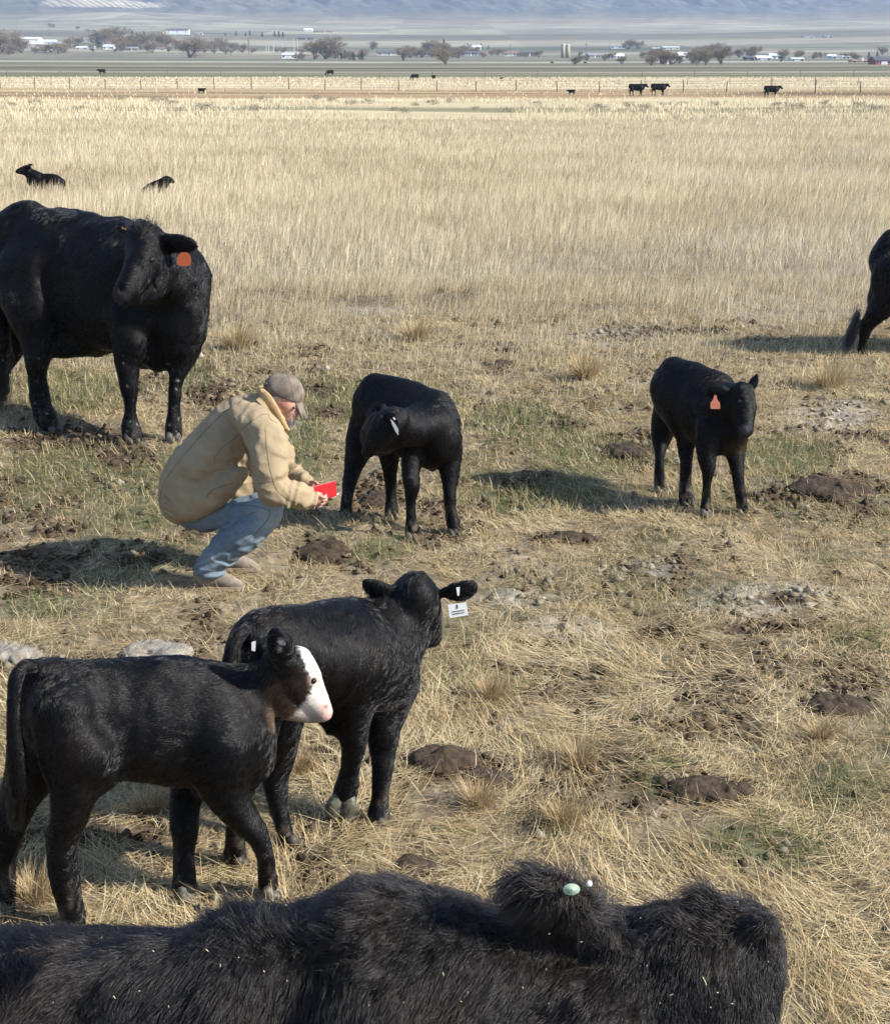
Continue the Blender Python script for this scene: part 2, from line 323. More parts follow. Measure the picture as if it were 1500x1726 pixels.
# knee-high dry stand
def tallset(n, y0, y1, pw, hscale, wmin, thr, K=3):
    x, y = scatter(n, y0, y1, pw, 1.4); mud_shade, gr, pl, tall = zones(x, y); cl = fbm(x*1.3, y*1.3, 101, 3); c2 = fbm(x*.35, y*.35, 103, 3); c3 = fbm(x*5, y*5, 104, 2)
    k = rng.random(len(x)) < (1-.8*mud_shade)*(1-.5*pl)*np.clip(.10+tall+.2*sstep(10, 14, y), 0, 1)*sstep(thr, thr+.22, cl*.6+c3*.4+.22*tall)
    x, y, tall, cl, c2, mud_shade = x[k], y[k], tall[k], cl[k], c2[k], mud_shade[k]; n = len(x)
    tint = np.clip(.62+.15*rng.normal(size=n)+.5*(c2-.5)+.1*tall, .36, 1); tint = np.where(rng.random(n) < .10-.08*tall+.06*(c2 < .45), rng.uniform(0, .3, n), tint)
    L = (.075+.27*tall)*rng.uniform(.55, 1.15, n)*(.5+.55*cl+.5*c2)*hscale
    W_ = np.maximum(rng.uniform(.0025, .0042, n), wmin*y*rng.uniform(.8, 1.2, n))
    ln = np.abs(rng.normal(.25, .28, n))+.6*(rng.random(n) < .2); az = rng.normal(1.1+2*fbm(x*.2, y*.2, 105, 2), .9, n)
    return x, y, L, W_, ln, az, rng.normal(.35, .35, n), tint, K
for i, a in enumerate([(250000, 10.2, 19, 1.2, 1., .00026, .33, 4), (480000, 18, 78, .85, 1.0, .00028, .25, 3)]):
    x, y, L, W_, ln, az, cu, ti, K = tallset(*a)
    if i == 0:
        fl_ = rng.random(len(x)) < .35*sstep(18, 13, y); ln = np.where(fl_, rng.uniform(1, 1.5, len(x)), ln)
    blades('dry_grass', x, y, L, W_, ln, az, cu, ti, M_tall, 0, K)
x, y = scatter(110000, 76, 330, .8, 1.2); n = len(x); cc = fbm(x*.05, y*.03, 109, 3); k = rng.random(n) < sstep(.2, .5, cc)*(1-.85*sstep(138, 150, y+x*.04)*sstep(232, 205, y+x*.04))*(.45+.55*sstep(118, 100, y)); x, y = x[k], y[k]; n = len(x)
blades('distant_dry_grass', x, y, rng.uniform(.15, .38, n), .0005*y*rng.uniform(.6, 1.2, n), np.abs(rng.normal(.2, .15, n)), rng.uniform(0, 6.28, n), rng.normal(.2, .2, n), np.clip(.6+.16*rng.normal(size=n), .36, 1), M_tall, 0, 3)
# tussocks: countable clumps of longer, rusty grass
M_tuss = ramp_mat('rusty_grass', [(0, (.22, .14, .075)), (.4, (.40, .285, .15)), (.8, (.54, .425, .25)), (1, (.66, .56, .37))], .3)
TUS = [(828, 1180, 34, 'upright tussock of pale rusty grass right of the walking black calf'), (975, 1290, 42, 'broad rusty grass tussock right of the dark dung patch'), (950, 1395, 40, 'lowest rusty tussock right of the calves, just above the shaggy cow'),
       (805, 1365, 40, 'golden tussock just below the large dark dung patch'), (60, 1520, 46, 'golden tussock between the legs of the white-faced calf'), (250, 1370, 38, 'bright tussock under the belly of the white-faced calf'),
       (1380, 1250, 30, 'pale tussock right of the middle, below the dung patch at the right'), (505, 1300, 34, 'straw tussock between the fore legs of the walking black calf'), (985, 640, 34, 'orange tussock in the band of grass behind the small calves'),
       (400, 590, 34, 'orange tussock right of the large cow at the foot of the tall grass'), (1395, 655, 36, 'pale tussock below the cow at the right edge'), (700, 575, 30, 'orange tussock behind the calf that licks its flank'), (1210, 1560, 30, 'low tussock beside the shaggy cow head')]
for px, py, s, lab in TUS:
    g = Gd(px, py); r = s*mpp(g)*.85; n = 520; a = rng.uniform(0, 6.28, n); q = r*.55*np.sqrt(rng.random(n))
    x = g[0]+np.cos(a)*q; y = g[1]+np.sin(a)*q*.8; az = np.where(rng.random(n) < .75, np.arctan2(x-g[0], y-g[1]), rng.normal(1.2, .6, n))
    o = blades('grass_tussock', x, y, r*rng.uniform(.7, 2.1, n), rng.uniform(.0014, .0026, n)*max(1, g[1]/6), .15+.9*q/r/.55*rng.random(n)+.2*rng.random(n), az+rng.normal(.3, .5, n), rng.normal(.5, .35, n), rng.random(n), M_tuss, 0, 5)
    del o['kind']; tag(o, lab, 'grass tussock', 'tussocks of longer grass')
# ------------------------------------------------------------------ bodies: smooth union of swept chains -> one continuous surface
def nets(D, org, h):
    """naive surface nets on a signed distance grid"""
    S = D < 0; nx, ny, nz = D.shape
    def sub(A, i, j, k): return A[i:nx-1+i, j:ny-1+j, k:nz-1+k]
    cnt = np.zeros((nx-1, ny-1, nz-1), np.int8)
    for i in (0, 1):
        for j in (0, 1):
            for k in (0, 1): cnt += sub(S, i, j, k)
    act = (cnt > 0) & (cnt < 8); ci = np.argwhere(act); idx = -np.ones(act.shape, np.int64); idx[act] = np.arange(len(ci))
    acc = np.zeros((len(ci), 3)); n = np.zeros(len(ci))
    cr = list(np.ndindex(2, 2, 2))
    for a in cr:
        for ax in range(3):
            if a[ax]: continue
            b = list(a); b[ax] = 1
            ia = ci+np.array(a); ib = ci+np.array(b)
            da = D[ia[:, 0], ia[:, 1], ia[:, 2]]; db = D[ib[:, 0], ib[:, 1], ib[:, 2]]
            m = (da < 0) != (db < 0); t = np.where(m, da/np.where(np.abs(da-db) < 1e-9, 1, da-db), 0)
            p = np.array(a, float)[None, :]+np.zeros((len(ci), 3)); p[:, ax] += t
            acc += p*m[:, None]; n += m
    V = (ci+acc/n[:, None])*h+org
    Q = []
    for ax in range(3):
        o = [slice(None)]*3; o2 = [slice(None)]*3; o[ax] = slice(0, -1); o2[ax] = slice(1, None)
        A, B = S[tuple(o)], S[tuple(o2)]; e = np.argwhere(A != B); u, v = [(1, 2), (2, 0), (0, 1)][ax]
        ok = (e[:, u] > 0) & (e[:, v] > 0) & (e[:, u] < D.shape[u]-1) & (e[:, v] < D.shape[v]-1); e = e[ok]
        q = []
        for du, dv in ((-1, -1), (0, -1), (0, 0), (-1, 0)):
            c = e.copy(); c[:, u] += du; c[:, v] += dv; q.append(idx[c[:, 0], c[:, 1], c[:, 2]])
        q = np.stack(q, 1); fl = ~A[e[:, 0], e[:, 1], e[:, 2]]; q[fl] = q[fl][:, ::-1]; Q.append(q)
    return V, np.concatenate(Q)
def catmull(a, n):
    a = np.asarray(a, float)
    if len(a) < 3 or n < 2: return a
    e = np.vstack([2*a[0]-a[1], a, 2*a[-1]-a[-2]]); out = []
    for i in range(len(a)-1):
        p0, p1, p2, p3 = e[i:i+4]
        for t in np.linspace(0, 1, n, endpoint=False):
            out.append(.5*((2*p1)+(p2-p0)*t+(2*p0-5*p1+4*p2-p3)*t*t+(3*p1-p0-3*p2+p3)*t**3))
    out.append(a[-1]); return np.array(out)
class Body:
    def __init__(s, h=.01): s.h = h; s.ch = []
    def w(s, pts, flat=None, k=.03, sm=3, cut=False):
        """pts: world (x,y,z,r); flat: (normal, factor)"""
        a = catmull(pts, sm); a[:, 3] = np.maximum(a[:, 3], .002)
        s.ch.append((a, flat, k, cut)); return s
    def px(s, pts, flat=None, k=.03, sm=3, cut=False):
        """pts: (photo x, photo y, depth Y, radius in photo px)"""
        o = []
        if k in (.03, .025) and flat is None: k = .022; pts = [(x, y, Y, r*.94) for x, y, Y, r in pts]
        for x, y, Y, r in pts: q = P(x, y, Y); o.append([*q, r*mpp(q)])
        return s.w(o, flat, k, sm, cut)
    def field(s, noise=None):
        allp = np.vstack([c[0] for c in s.ch if not c[3]]); h = s.h
        lo = (allp[:, :3]-allp[:, 3:4]).min(0)-4*h; hi = (allp[:, :3]+allp[:, 3:4]).max(0)+4*h
        n = np.ceil((hi-lo)/h).astype(int)+1; s.lo = lo
        D = np.full(n, 1.0, np.float32); ax = [lo[i]+h*np.arange(n[i]) for i in range(3)]
        for a, flat, k, cut in s.ch:
            m = k*1.2+2*h; b0 = (a[:, :3]-a[:, 3:4]).min(0)-m; b1 = (a[:, :3]+a[:, 3:4]).max(0)+m
            i0 = np.clip(np.floor((b0-lo)/h).astype(int), 0, n-1); i1 = np.clip(np.ceil((b1-lo)/h).astype(int)+1, 1, n)
            if (i1 <= i0).any(): continue
            X = np.stack(np.meshgrid(*[ax[i][i0[i]:i1[i]].astype(np.float32) for i in range(3)], indexing='ij'), -1)
            pts = a[:, :3].copy()
            if flat is not None:
                nn, f = np.array(flat[0], float), flat[1]; nn = nn/np.linalg.norm(nn)
                c = pts.mean(0); X = X+((X-c)@nn)[..., None]*nn*(1/f-1); pts = pts+((pts-c)@nn)[:, None]*nn*(1/f-1); X = X.astype(np.float32)
            d = np.full(X.shape[:3], 9., np.float32)
            for i in range(max(1, len(a)-1)):
                p, q = pts[i], pts[min(i+1, len(a)-1)]; ra, rb = a[i, 3], a[min(i+1, len(a)-1), 3]
                ab = q-p; L = max(ab@ab, 1e-10); t = np.clip(((X-p)@ab)/L, 0, 1)
                e = np.sqrt(((X-p-t[..., None]*ab)**2).sum(-1))-(ra+(rb-ra)*t); d = np.minimum(d, e)
            sl = tuple(slice(i0[i], i1[i]) for i in range(3)); G = D[sl]
            if cut: G = -G
            hh = np.clip(.5+.5*(G-d)/k, 0, 1)
            D[sl] = (G+(d-G)*hh-k*hh*(1-hh)) if not cut else -(G+(d-G)*hh-k*hh*(1-hh))
        if noise is not None:
            B = np.abs(D) < .06; I = np.argwhere(B); Pp = I*h+lo; D[B] += noise(Pp).astype(np.float32)
        return D
    def mesh(s, name, noise=None, smooth=2):
        V, Q = nets(s.field(noise), s.lo, s.h)
        used = np.unique(Q); mp = -np.ones(len(V), int); mp[used] = np.arange(len(used)); V = V[used]; Q = mp[Q]
        E = np.vstack([Q[:, [0, 1]], Q[:, [1, 2]], Q[:, [2, 3]], Q[:, [3, 0]]])
        # keep the largest connected piece
        lab = np.arange(len(V))
        for _ in range(400):
            m = np.minimum(lab[E[:, 0]], lab[E[:, 1]]); l2 = lab.copy(); np.minimum.at(l2, E[:, 0], m); np.minimum.at(l2, E[:, 1], m); l2 = l2[l2]
            if (l2 == lab).all(): break
            lab = l2
        u, c = np.unique(lab, return_counts=True); keep = lab == u[c.argmax()]
        if np.sort(c)[:-1].sum() > 40: print('DROPPED PIECES', name, np.sort(c)[::-1][:5], [V[lab == q].mean(0).round(2).tolist() for q in u[np.argsort(c)[::-1][1:3]]])
        mp = -np.ones(len(V), int); mp[keep] = np.arange(keep.sum()); V = V[keep]; Q = mp[Q[keep[Q[:, 0]]]]
        E = np.vstack([Q[:, [0, 1]], Q[:, [1, 2]], Q[:, [2, 3]], Q[:, [3, 0]]])
        for _ in range(smooth):
            for lam in (.5, -.45):
                A = np.zeros_like(V); n = np.bincount(E[:, 0], minlength=len(V))
                for ax in range(3): A[:, ax] = np.bincount(E[:, 0], V[E[:, 1], ax], minlength=len(V))
                V = V+lam*(A/n[:, None]-V)
        me = mesh_np(name, V, Q); return me
def verts(me):
    a = np.empty(len(me.vertices)*3, np.float32); me.vertices.foreach_get('co', a); return a.reshape(-1, 3)
def normals(me):
    a = np.empty(len(me.vertices)*3, np.float32); me.vertices.foreach_get('normal', a); return a.reshape(-1, 3)
def bvh(me): 
    V = verts(me); q = np.empty(len(me.loops), np.int32); me.loops.foreach_get('vertex_index', q)
    return BVHTree.FromPolygons([tuple(v) for v in V.tolist()], q.reshape(-1, 4).tolist())
def hit(t, px, py):
    d = Vector(ray(px, py)); d.normalize(); r = t.ray_cast(Vector((0, 0, CAMH)), d)
    return (r[0], r[1]) if r[0] is not None else (None, None)

def samples(me, n, dens=None):
    V = verts(me).astype(float); N = normals(me).astype(float); q = np.empty(len(me.loops), np.int32); me.loops.foreach_get('vertex_index', q); q = q.reshape(-1, 4)
    T = np.vstack([q[:, [0, 1, 2]], q[:, [0, 2, 3]]]); A = np.linalg.norm(np.cross(V[T[:, 1]]-V[T[:, 0]], V[T[:, 2]]-V[T[:, 0]]), axis=1)
    if dens is not None: A = A*dens(V[T].mean(1))
    t = rng.choice(len(T), n, p=A/A.sum()); u = rng.random((n, 2)); s = u.sum(1) > 1; u[s] = 1-u[s]
    w3 = np.stack([1-u.sum(1), u[:, 0], u[:, 1]], 1)[..., None]
    Pn = (N[T[t]]*w3).sum(1); Pn /= np.linalg.norm(Pn, axis=1)[:, None]+1e-9
    return (V[T[t]]*w3).sum(1), Pn
def curves(name, pts, rad, m, parent, col=None):
    """pts (N,K,3), rad (N,K)"""
    N, K = pts.shape[:2]; cu = bpy.data.hair_curves.new(name); cu.add_curves([K]*N)
    cu.attributes['position'].data.foreach_set('vector', np.ascontiguousarray(pts, np.float32).ravel())
    r = cu.attributes.get('radius') or cu.attributes.new('radius', 'FLOAT', 'POINT')
    r.data.foreach_set('value', np.ascontiguousarray(rad, np.float32).ravel())
    if col is not None:
        a = cu.attributes.new('col', 'FLOAT_COLOR', 'CURVE'); c = np.ones((N, 4), np.float32); c[:, :3] = col; a.data.foreach_set('color', c.ravel())
    o = bpy.data.objects.new(name, cu); COL.objects.link(o); cu.materials.append(m)
    if parent is not None: o.parent = parent; o.location = -parent.location
    return o
def fur(parent, me, n, length, width, flow, m, lift=.35, wild=.25, clump=0, clumpsize=.03, K=4, dens=None, lenf=None, colf=None, name='coat', swirl=.35, seed=3):
    p, nn = samples(me, n, dens); f = np.array(flow, float); f = f/np.linalg.norm(f)
    fl = np.tile(f, (n, 1)) if f.ndim == 1 else f
    for a in range(3): fl[:, a] += swirl*2*(noise3(p[:, 0]*5+a*7, p[:, 1]*5, p[:, 2]*5, seed+a)-.5)
    tg = fl-(fl*nn).sum(1)[:, None]*nn; tg /= np.linalg.norm(tg, axis=1)[:, None]+1e-9
    L = length*rng.uniform(.6, 1.25, n)
    if lenf is not None: L = L*lenf(p)
    d0 = tg+lift*nn+wild*rng.normal(size=(n, 3)); d0 /= np.linalg.norm(d0, axis=1)[:, None]
    d1 = tg-.05*nn+wild*rng.normal(size=(n, 3))*.8; d1[:, 2] -= .15; d1 /= np.linalg.norm(d1, axis=1)[:, None]
    t = np.linspace(0, 1, K)[None, :, None]
    pts = p[:, None]+L[:, None, None]*(d0[:, None]*t+(d1-d0)[:, None]*t*t*.5)
    if clump:
        nc = max(8, int(n*clump)); ic = rng.choice(n, nc, replace=False); kd = KDTree(nc)
        for j, i in enumerate(ic): kd.insert(p[i].tolist(), j)
        kd.balance(); near = np.array([ic[kd.find(q)[1]] for q in p.tolist()])
        dist = np.linalg.norm(p-p[near], axis=1); wgt = np.exp(-(dist/clumpsize)**2)[:, None, None]*t**1.3*.75
        Lr = (L/np.maximum(L[near], 1e-4))[:, None, None]
        pts = pts*(1-wgt)+(pts[near]*1.0)*wgt
    rad = (width*.5*rng.uniform(.7, 1.2, n))[:, None]*np.linspace(1, .25, K)[None, :]
    c = colf(p) if colf is not None else None
    return curves(name, pts, rad, m, parent, c)

hairm = bpy.data.materials.new('black_hair'); hairm.use_nodes = True; _t = hairm.node_tree; _t.nodes.clear()
_a = _t.nodes.new('ShaderNodeAttribute'); _a.attribute_name = 'col'
_b = _t.nodes.new('ShaderNodeBsdfHairPrincipled'); _b.parametrization = 'COLOR'
_b.inputs['Roughness'].default_value = .26; _b.inputs['Radial Roughness'].default_value = .35
_b.inputs['Random Roughness'].default_value = .3; _b.inputs['IOR'].default_value = 1.42
_o = _t.nodes.new('ShaderNodeOutputMaterial'); _t.links.new(_a.outputs['Color'], _b.inputs['Color']); _t.links.new(_b.outputs[0], _o.inputs[0])
M_hide = mat('black_hide', attr='col', rough=.6, spec=.12, bump=.0015, bscale=90)
M_eye = mat('eye', (.006, .005, .005), .08, .6)
M_shadowless = None
BLK = np.array([.0022, .0022, .0028]); BRN = np.array([.016, .0095, .006])
def blackcol(p, brown=0.0, seed=1):
    n = noise3(p[:, 0]*9, p[:, 1]*9, p[:, 2]*9, seed)[:, None]; f = np.clip(brown+(n-.6)*.5, 0, 1)
    v = 1+.5*(rng.random(len(p))[:, None]-.5)
    return (BLK*(1-f)+BRN*f)*v
def patch(colr, p, c, r, new, edge=.25, seed=4):
    """blend a new hide colour inside a ball, with a ragged edge"""
    d = np.linalg.norm(p-np.array(c), axis=1)/r+.25*(noise3(p[:, 0]*25, p[:, 1]*25, p[:, 2]*25, seed)-.5)
    f = (1-sstep(1-edge, 1+edge*.4, d))[:, None]; return colr*(1-f)+np.array(new)*f
def dusty_legs(colr, p, top=.22, amt=.5, seed=8):
    n = noise3(p[:, 0]*60, p[:, 1]*60, p[:, 2]*30, seed)
    f = (sstep(top, .02, p[:, 2])*sstep(.45, .8, n)*amt)[:, None]; return colr*(1-f)+np.array([.20, .16, .11])*f
def eartag(parent, poly_px, Yd, m, thick=.003, name='ear_tag', tilt=0):
    """thin plastic tag: polygon in photo px at depth Yd (with tilt in depth along x), extruded"""
    n = len(poly_px); cx = sum(q[0] for q in poly_px)/n
    a = [P(x, y, Yd+tilt*(x-cx)) for x, y in poly_px]; b = [q+np.array([0, thick, 0]) for q in a]
    me = bpy.data.meshes.new(name); f = [tuple(range(n)), tuple(range(2*n-1, n-1, -1))]+[(i, i+n, (i+1) % n+n, (i+1) % n) for i in range(n)]
    me.from_pydata([tuple(q) for q in a+b], [], f); me.update(); o = link(name, me, m, parent); return o
def ball(parent, name, c, r, m, sc=(1, 1, 1), seg=12):
    v = []; f = []; k = seg
    for i in range(k+1):
        th = math.pi*i/k
        for j in range(2*k):
            ph = math.pi*j/k; v.append((c[0]+r*sc[0]*math.sin(th)*math.cos(ph), c[1]+r*sc[1]*math.sin(th)*math.sin(ph), c[2]+r*sc[2]*math.cos(th)))
    for i in range(k):
        for j in range(2*k): f.append((i*2*k+j, (i+1)*2*k+j, (i+1)*2*k+(j+1) % (2*k), i*2*k+(j+1) % (2*k)))
    me = bpy.data.meshes.new(name); me.from_pydata(v, [], f); me.update(); return link(name, me, m, parent, True)
# dung pats and trodden clods standing proud of the ground
M_dung = mat('dung', (.050, .034, .021), .85, .25, noise=.5, nscale=30, bump=.012, bscale=45)
M_clay = mat('pale_clay', (.24, .215, .18), .95, .1, noise=.3, nscale=24, bump=.012, bscale=40)
DUNG = [(1410, 1192, 55, 17, .035, 'dark dung pat at the right edge of the trampled straw', M_dung), (1190, 1335, 85, 22, .03, 'wide flat brown dung pat low in the right half', M_dung), (745, 1290, 62, 20, .05, 'large dark dung heap right of the walking calf, the lumpy left half', M_dung),
        (825, 1318, 45, 14, .035, 'dark dung pat joined to the right of the large heap', M_dung), (955, 911, 60, 7, .02, 'thin dark dung pat between the man and the calf with the salmon tag', M_dung), (1400, 825, 60, 20, .06, 'crumbly brown dung heap right of the calf with the salmon tag', M_dung),
        (545, 930, 40, 20, .06, 'crumbly brown dung heap in front of the man\'s boots', M_dung), (1060, 762, 38, 12, .05, 'small dark dung heap left of the calf with the salmon tag', M_dung), (846, 617, 22, 6, .05, 'small dark lump in the straw behind the licking calf', M_dung),
        (700, 1460, 26, 13, .03, 'small dark dung pat just above the shaggy cow\'s back', M_dung), (635, 845, 30, 16, .05, 'brown clod between the legs of the licking calf', M_dung), (265, 1102, 60, 17, .03, 'whitish lump of dried clay behind the white-faced calf', M_clay), (20, 1108, 42, 14, .025, 'grey clay lump at the left edge', M_clay)]
for px, py, a, b, h, lab, m in DUNG:
    g = Gd(px, py); ra = a*mpp(g); rb = abs(Gd(px, py-b)[1]-Gd(px, py+b)[1])/2; B = Body(.009 if ra < .12 else .011)
    k = 34
    for i in range(k):
        t = rng.uniform(0, 6.28); q = math.sqrt(rng.random())*.8; s = rng.uniform(.10, .30)*min(ra, rb)+.010
        B.w([[g[0]+math.cos(t)*q*ra, g[1]+math.sin(t)*q*rb, ground_z(g[0], g[1])+h*(1-q)*rng.uniform(.1, .9), s]], ((0, 0, 1), .6), .03)
    B.w([[g[0]-ra*.6, g[1], 0, min(ra, rb)*.6], [g[0]+ra*.6, g[1], 0, min(ra, rb)*.55]], ((0, 0, 1), .06+.15*h/.05), .04)
    me = B.mesh('clod', lambda p: .020*(noise3(p[:, 0]*34, p[:, 1]*34, p[:, 2]*34, 3)-.5)+.012*(noise3(p[:, 0]*90, p[:, 1]*90, p[:, 2]*90, 4)-.5), 0)
    o = link('clay_lump' if m is M_clay else 'dung_pile', me, m, None, True); tag(o, lab, 'clay lump' if m is M_clay else 'dung pile', 'dung piles in the pasture' if m is M_dung else 'pale clay lumps')
# ------------------------------------------------------------------ cattle
T_white = mat('white_tag', (.75, .75, .72), .4); T_orange = mat('orange_tag', (.36, .085, .03), .45); T_salmon = mat('salmon_tag', (.46, .16, .105), .5)
T_green = mat('pale_green_tag', (.27, .35, .26), .6, noise=.1, nscale=120); T_yellow = mat('yellow_tag', (.8, .45, .08), .45)
T_ink = mat('tag_ink', (.03, .03, .035), .5)
M_hoof = mat('hoof', (.07, .062, .048), .5, noise=.6, nscale=60, bump=.001, bscale=120)
M_hair_w = mat('pale_straw_bits', (.5, .42, .25), .7)
def hooves(parent, feet, dirv, size=.045):
    """a pair of claws at each foot"""
    d = np.array([dirv[0], dirv[1], 0.]); d /= np.linalg.norm(d); sdv = np.array([-d[1], d[0], 0])
    for f in feet:
        f = np.array(f, float); B = Body(.006)
        for sgn in (-1, 1):
            c = f+sdv*sgn*size*.42
            B.w([[*(c-d*size*.25+[0, 0, size*.75]), size*.42], [*(c+[0, 0, size*.36]), size*.46], [*(c+d*size*.62+[0, 0, size*.2]), size*.26]], k=.006)
        me = B.mesh('hoof', smooth=2); link('hoof', me, M_hoof, parent, True)
def tracks(B, e, base, **k): B.px(e, **k)
def mkanimal(name, base, B, label, cat, group, noise_amp=.012, brown=0., seed=1, extra=None, legdust=.5, name_body='body'):
    root = empty(name, base, label, cat, group)
    def nz(p): return noise_amp*1.25*(noise3(p[:, 0]*8, p[:, 1]*8, p[:, 2]*5.5, seed)-.5)*2+noise_amp*.4*(noise3(p[:, 0]*26, p[:, 1]*26, p[:, 2]*18, seed+5)-.5)
    me = B.mesh(name_body, nz, smooth=3); V = verts(me).astype(float)
    def cf(p):
        c = blackcol(p, brown, seed); c = dusty_legs(c, p, amt=legdust*.8)
        if extra is not None: c = extra(c, p)
        return c
    colattr(me, cf(V)); o = link(name_body, me, M_hide, root, True)
    return root, me, cf

# ---- white-faced calf, lower left (faces right)
def white_faced_calf():
    B = Body(.0095); Yr, Yf = 4.22, 4.40; fl = ((0.13, 1, 0), .66)
    B.px([(78, 1180, Yr, 58), (112, 1200, Yr, 84), (200, 1216, 4.28, 103), (280, 1218, 4.33, 107), (350, 1224, 4.37, 108), (392, 1240, 4.4, 76)], fl, k=.05)
    B.px([(62, 1140, Yr, 28), (110, 1140, Yr, 32), (200, 1150, 4.28, 34), (300, 1150, 4.33, 36)], None, k=.05)
    B.px([(330, 1205, 4.36, 74), (400, 1172, 4.39, 57), (452, 1146, 4.4, 42)], ((0, 1, 0), .7), k=.035)
    B.px([(395, 1230, 4.39, 66), (415, 1270, 4.39, 44)], ((0, 1, 0), .8), k=.05)
    # head
    B.px([(474, 1116, 4.4, 34), (496, 1136, 4.4, 35), (517, 1166, 4.4, 26), (537, 1193, 4.4, 19.5), (544, 1202, 4.4, 17)], ((0, 1, 0), .78), k=.014); B.px([(503, 1110, 4.4, 20), (516, 1138, 4.4, 15)], ((0, 1, 0), 1.1), k=.02)
    B.px([(464, 1168, 4.4, 35), (487, 1188, 4.4, 27), (516, 1204, 4.4, 17), (532, 1209, 4.4, 13)], ((0, 1, 0), .68), k=.014)
    # near hind, far hind
    B.px([(105, 1195, 4.16, 66), (122, 1262, 4.13, 58), (126, 1325, 4.12, 44), (112, 1378, 4.12, 33), (100, 1410, 4.12, 29), (103, 1450, 4.12, 22), (110, 1500, 4.12, 20), (116, 1532, 4.12, 19), (121, 1552, 4.12, 18)], k=.03)
    B.px([(80, 1220, 4.3, 55), (60, 1290, 4.3, 48), (32, 1350, 4.29, 36), (14, 1395, 4.28, 29), (6, 1440, 4.27, 21), (6, 1490, 4.25, 18), (6, 1520, 4.23, 18), (9, 1541, 4.21, 16)], k=.03)
    # far fore (planted), near fore (lifted, stepping)
    B.px([(345, 1245, 4.45, 52), (322, 1310, 4.45, 34), (311, 1355, 4.42, 25), (313, 1395, 4.38, 23.5), (311, 1430, 4.36, 17), (311, 1475, 4.33, 15), (311, 1505, 4.31, 18.5), (312, 1525, 4.29, 17)], k=.03)
    B.px([(370, 1250, 4.3, 66), (378, 1325, 4.27, 45), (408, 1375, 4.26, 31), (435, 1408, 4.25, 22.5), (449, 1440, 4.26, 17.5), (453, 1470, 4.28, 17), (455, 1490, 4.29, 17.5), (457, 1500, 4.29, 14)], k=.03)
    # stifle and flank folds, brisket
    B.px([(150, 1265, 4.14, 46), (172, 1310, 4.16, 24)], k=.05); B.px([(420, 1290, 4.38, 34), (350, 1325, 4.36, 24)], k=.04)
    # ears
    B.px([(484, 1128, 4.37, 11), (479, 1108, 4.31, 19), (473, 1087, 4.28, 19), (467, 1067, 4.27, 7)], ((.1, 1, 0), .45), k=.012)
    B.px([(460, 1108, 4.42, 11), (440, 1095, 4.46, 15), (420, 1078, 4.49, 18), (403, 1065, 4.5, 7)], ((.3, 1, 0), .45), k=.012)
    # tail
    B.px([(78, 1135, 4.2, 14), (50, 1122, 4.15, 12), (28, 1140, 4.11, 13), (24, 1200, 4.09, 14), (28, 1270, 4.08, 15), (30, 1330, 4.08, 14), (24, 1372, 4.08, 5)], k=.012)
    # mouth line, nostril
    B.px([(556, 1196, 4.35, 3.2), (553, 1193, 4.34, 3)], k=.004, cut=True)
    mz = P(545, 1205, 4.4)
    def paint(c, p):
        x, y = proj(p[:, 0], p[:, 1], p[:, 2]); nz = 5*(noise3(p[:, 0]*40, p[:, 1]*40, p[:, 2]*40, 3)-.5)+8*(noise3(p[:, 0]*130, p[:, 1]*130, p[:, 2]*130, 4)-.5)
        head = (p[:, 1] > 4.2) & (x > 440) & (y < 1232)
        # front-of-face line: from brow (496,1085) past (512,1150) to jaw (470,1214)
        edge = np.interp(y, [1075, 1098, 1129, 1152, 1171, 1190, 1210, 1222], [500, 506, 518, 525, 522, 508, 490, 478])
        f = (sstep(-3, 3, x-edge+nz)*head)[:, None]; c = c*(1-f)+np.array([.62, .575, .51])*f
        g = (sstep(-10, 6, x-446-(y-1180)*.3)*sstep(1188, 1215, y)*head)[:, None]*.7; c = c*(1-g)+np.array([.11, .072, .05])*g
        b = (sstep(440, 465, x)*sstep(1120, 1165, y)*head*(1-f[:, 0]))[:, None]*.22; c = c*(1-b)+np.array([.10, .06, .04])*b
        k = (sstep(27, 9, np.hypot(x-555, y-1199))*head)[:, None]*.8; c = c*(1-k)+np.array([.58, .36, .32])*k
        e = (sstep(15, 8, np.hypot((x-529)*1., (y-1148)*1.3))*head)[:, None]*.75; c = c*(1-e)+np.array([.22, .14, .12])*e
        e = (sstep(5, 3, np.hypot(x-550, (y-1192)*1.2))*head)[:, None]*.8; c = c*(1-e)+np.array([.12, .06, .05])*e
        c = patch(c, p, P(474, 1084, 4.25), .012, (.4, .38, .35), .6); c = patch(c, p, P(470, 1097, 4.25), .012, (.4, .38, .35), .6); c = patch(c, p, P(345, 1338, 4.3), .022, (.4, .36, .30))
        return c
    base = Gd(230, 1545)
    root, me, cf = mkanimal('calf', base, B, 'black calf with a white face and pink nose, stepping right at lower left', 'calf', 'young calves near the crouching man', .014, .05, 2, paint, legdust=.35)
    fur(root, me, 90000, .017, .0011, (-.75, -.1, -.55), hairm, lift=.16, wild=.13, clump=.015, clumpsize=.02, colf=cf, seed=5, swirl=.7,
        lenf=lambda p: np.where((proj(p[:, 0], p[:, 1], p[:, 2])[0] > 495) & (p[:, 2] > .45), .35, 1)*(1-.45*sstep(.45, .2, p[:, 2])))
    t = bvh(me); h_, n_ = hit(t, 529, 1148)
    if h_: ball(root, 'eye', h_-n_*.0065, .0125, M_eye, (1, 1, .9))
    eartag(root, [(424, 1083), (431, 1081), (430, 1098), (424, 1097)], 4.43, T_white)
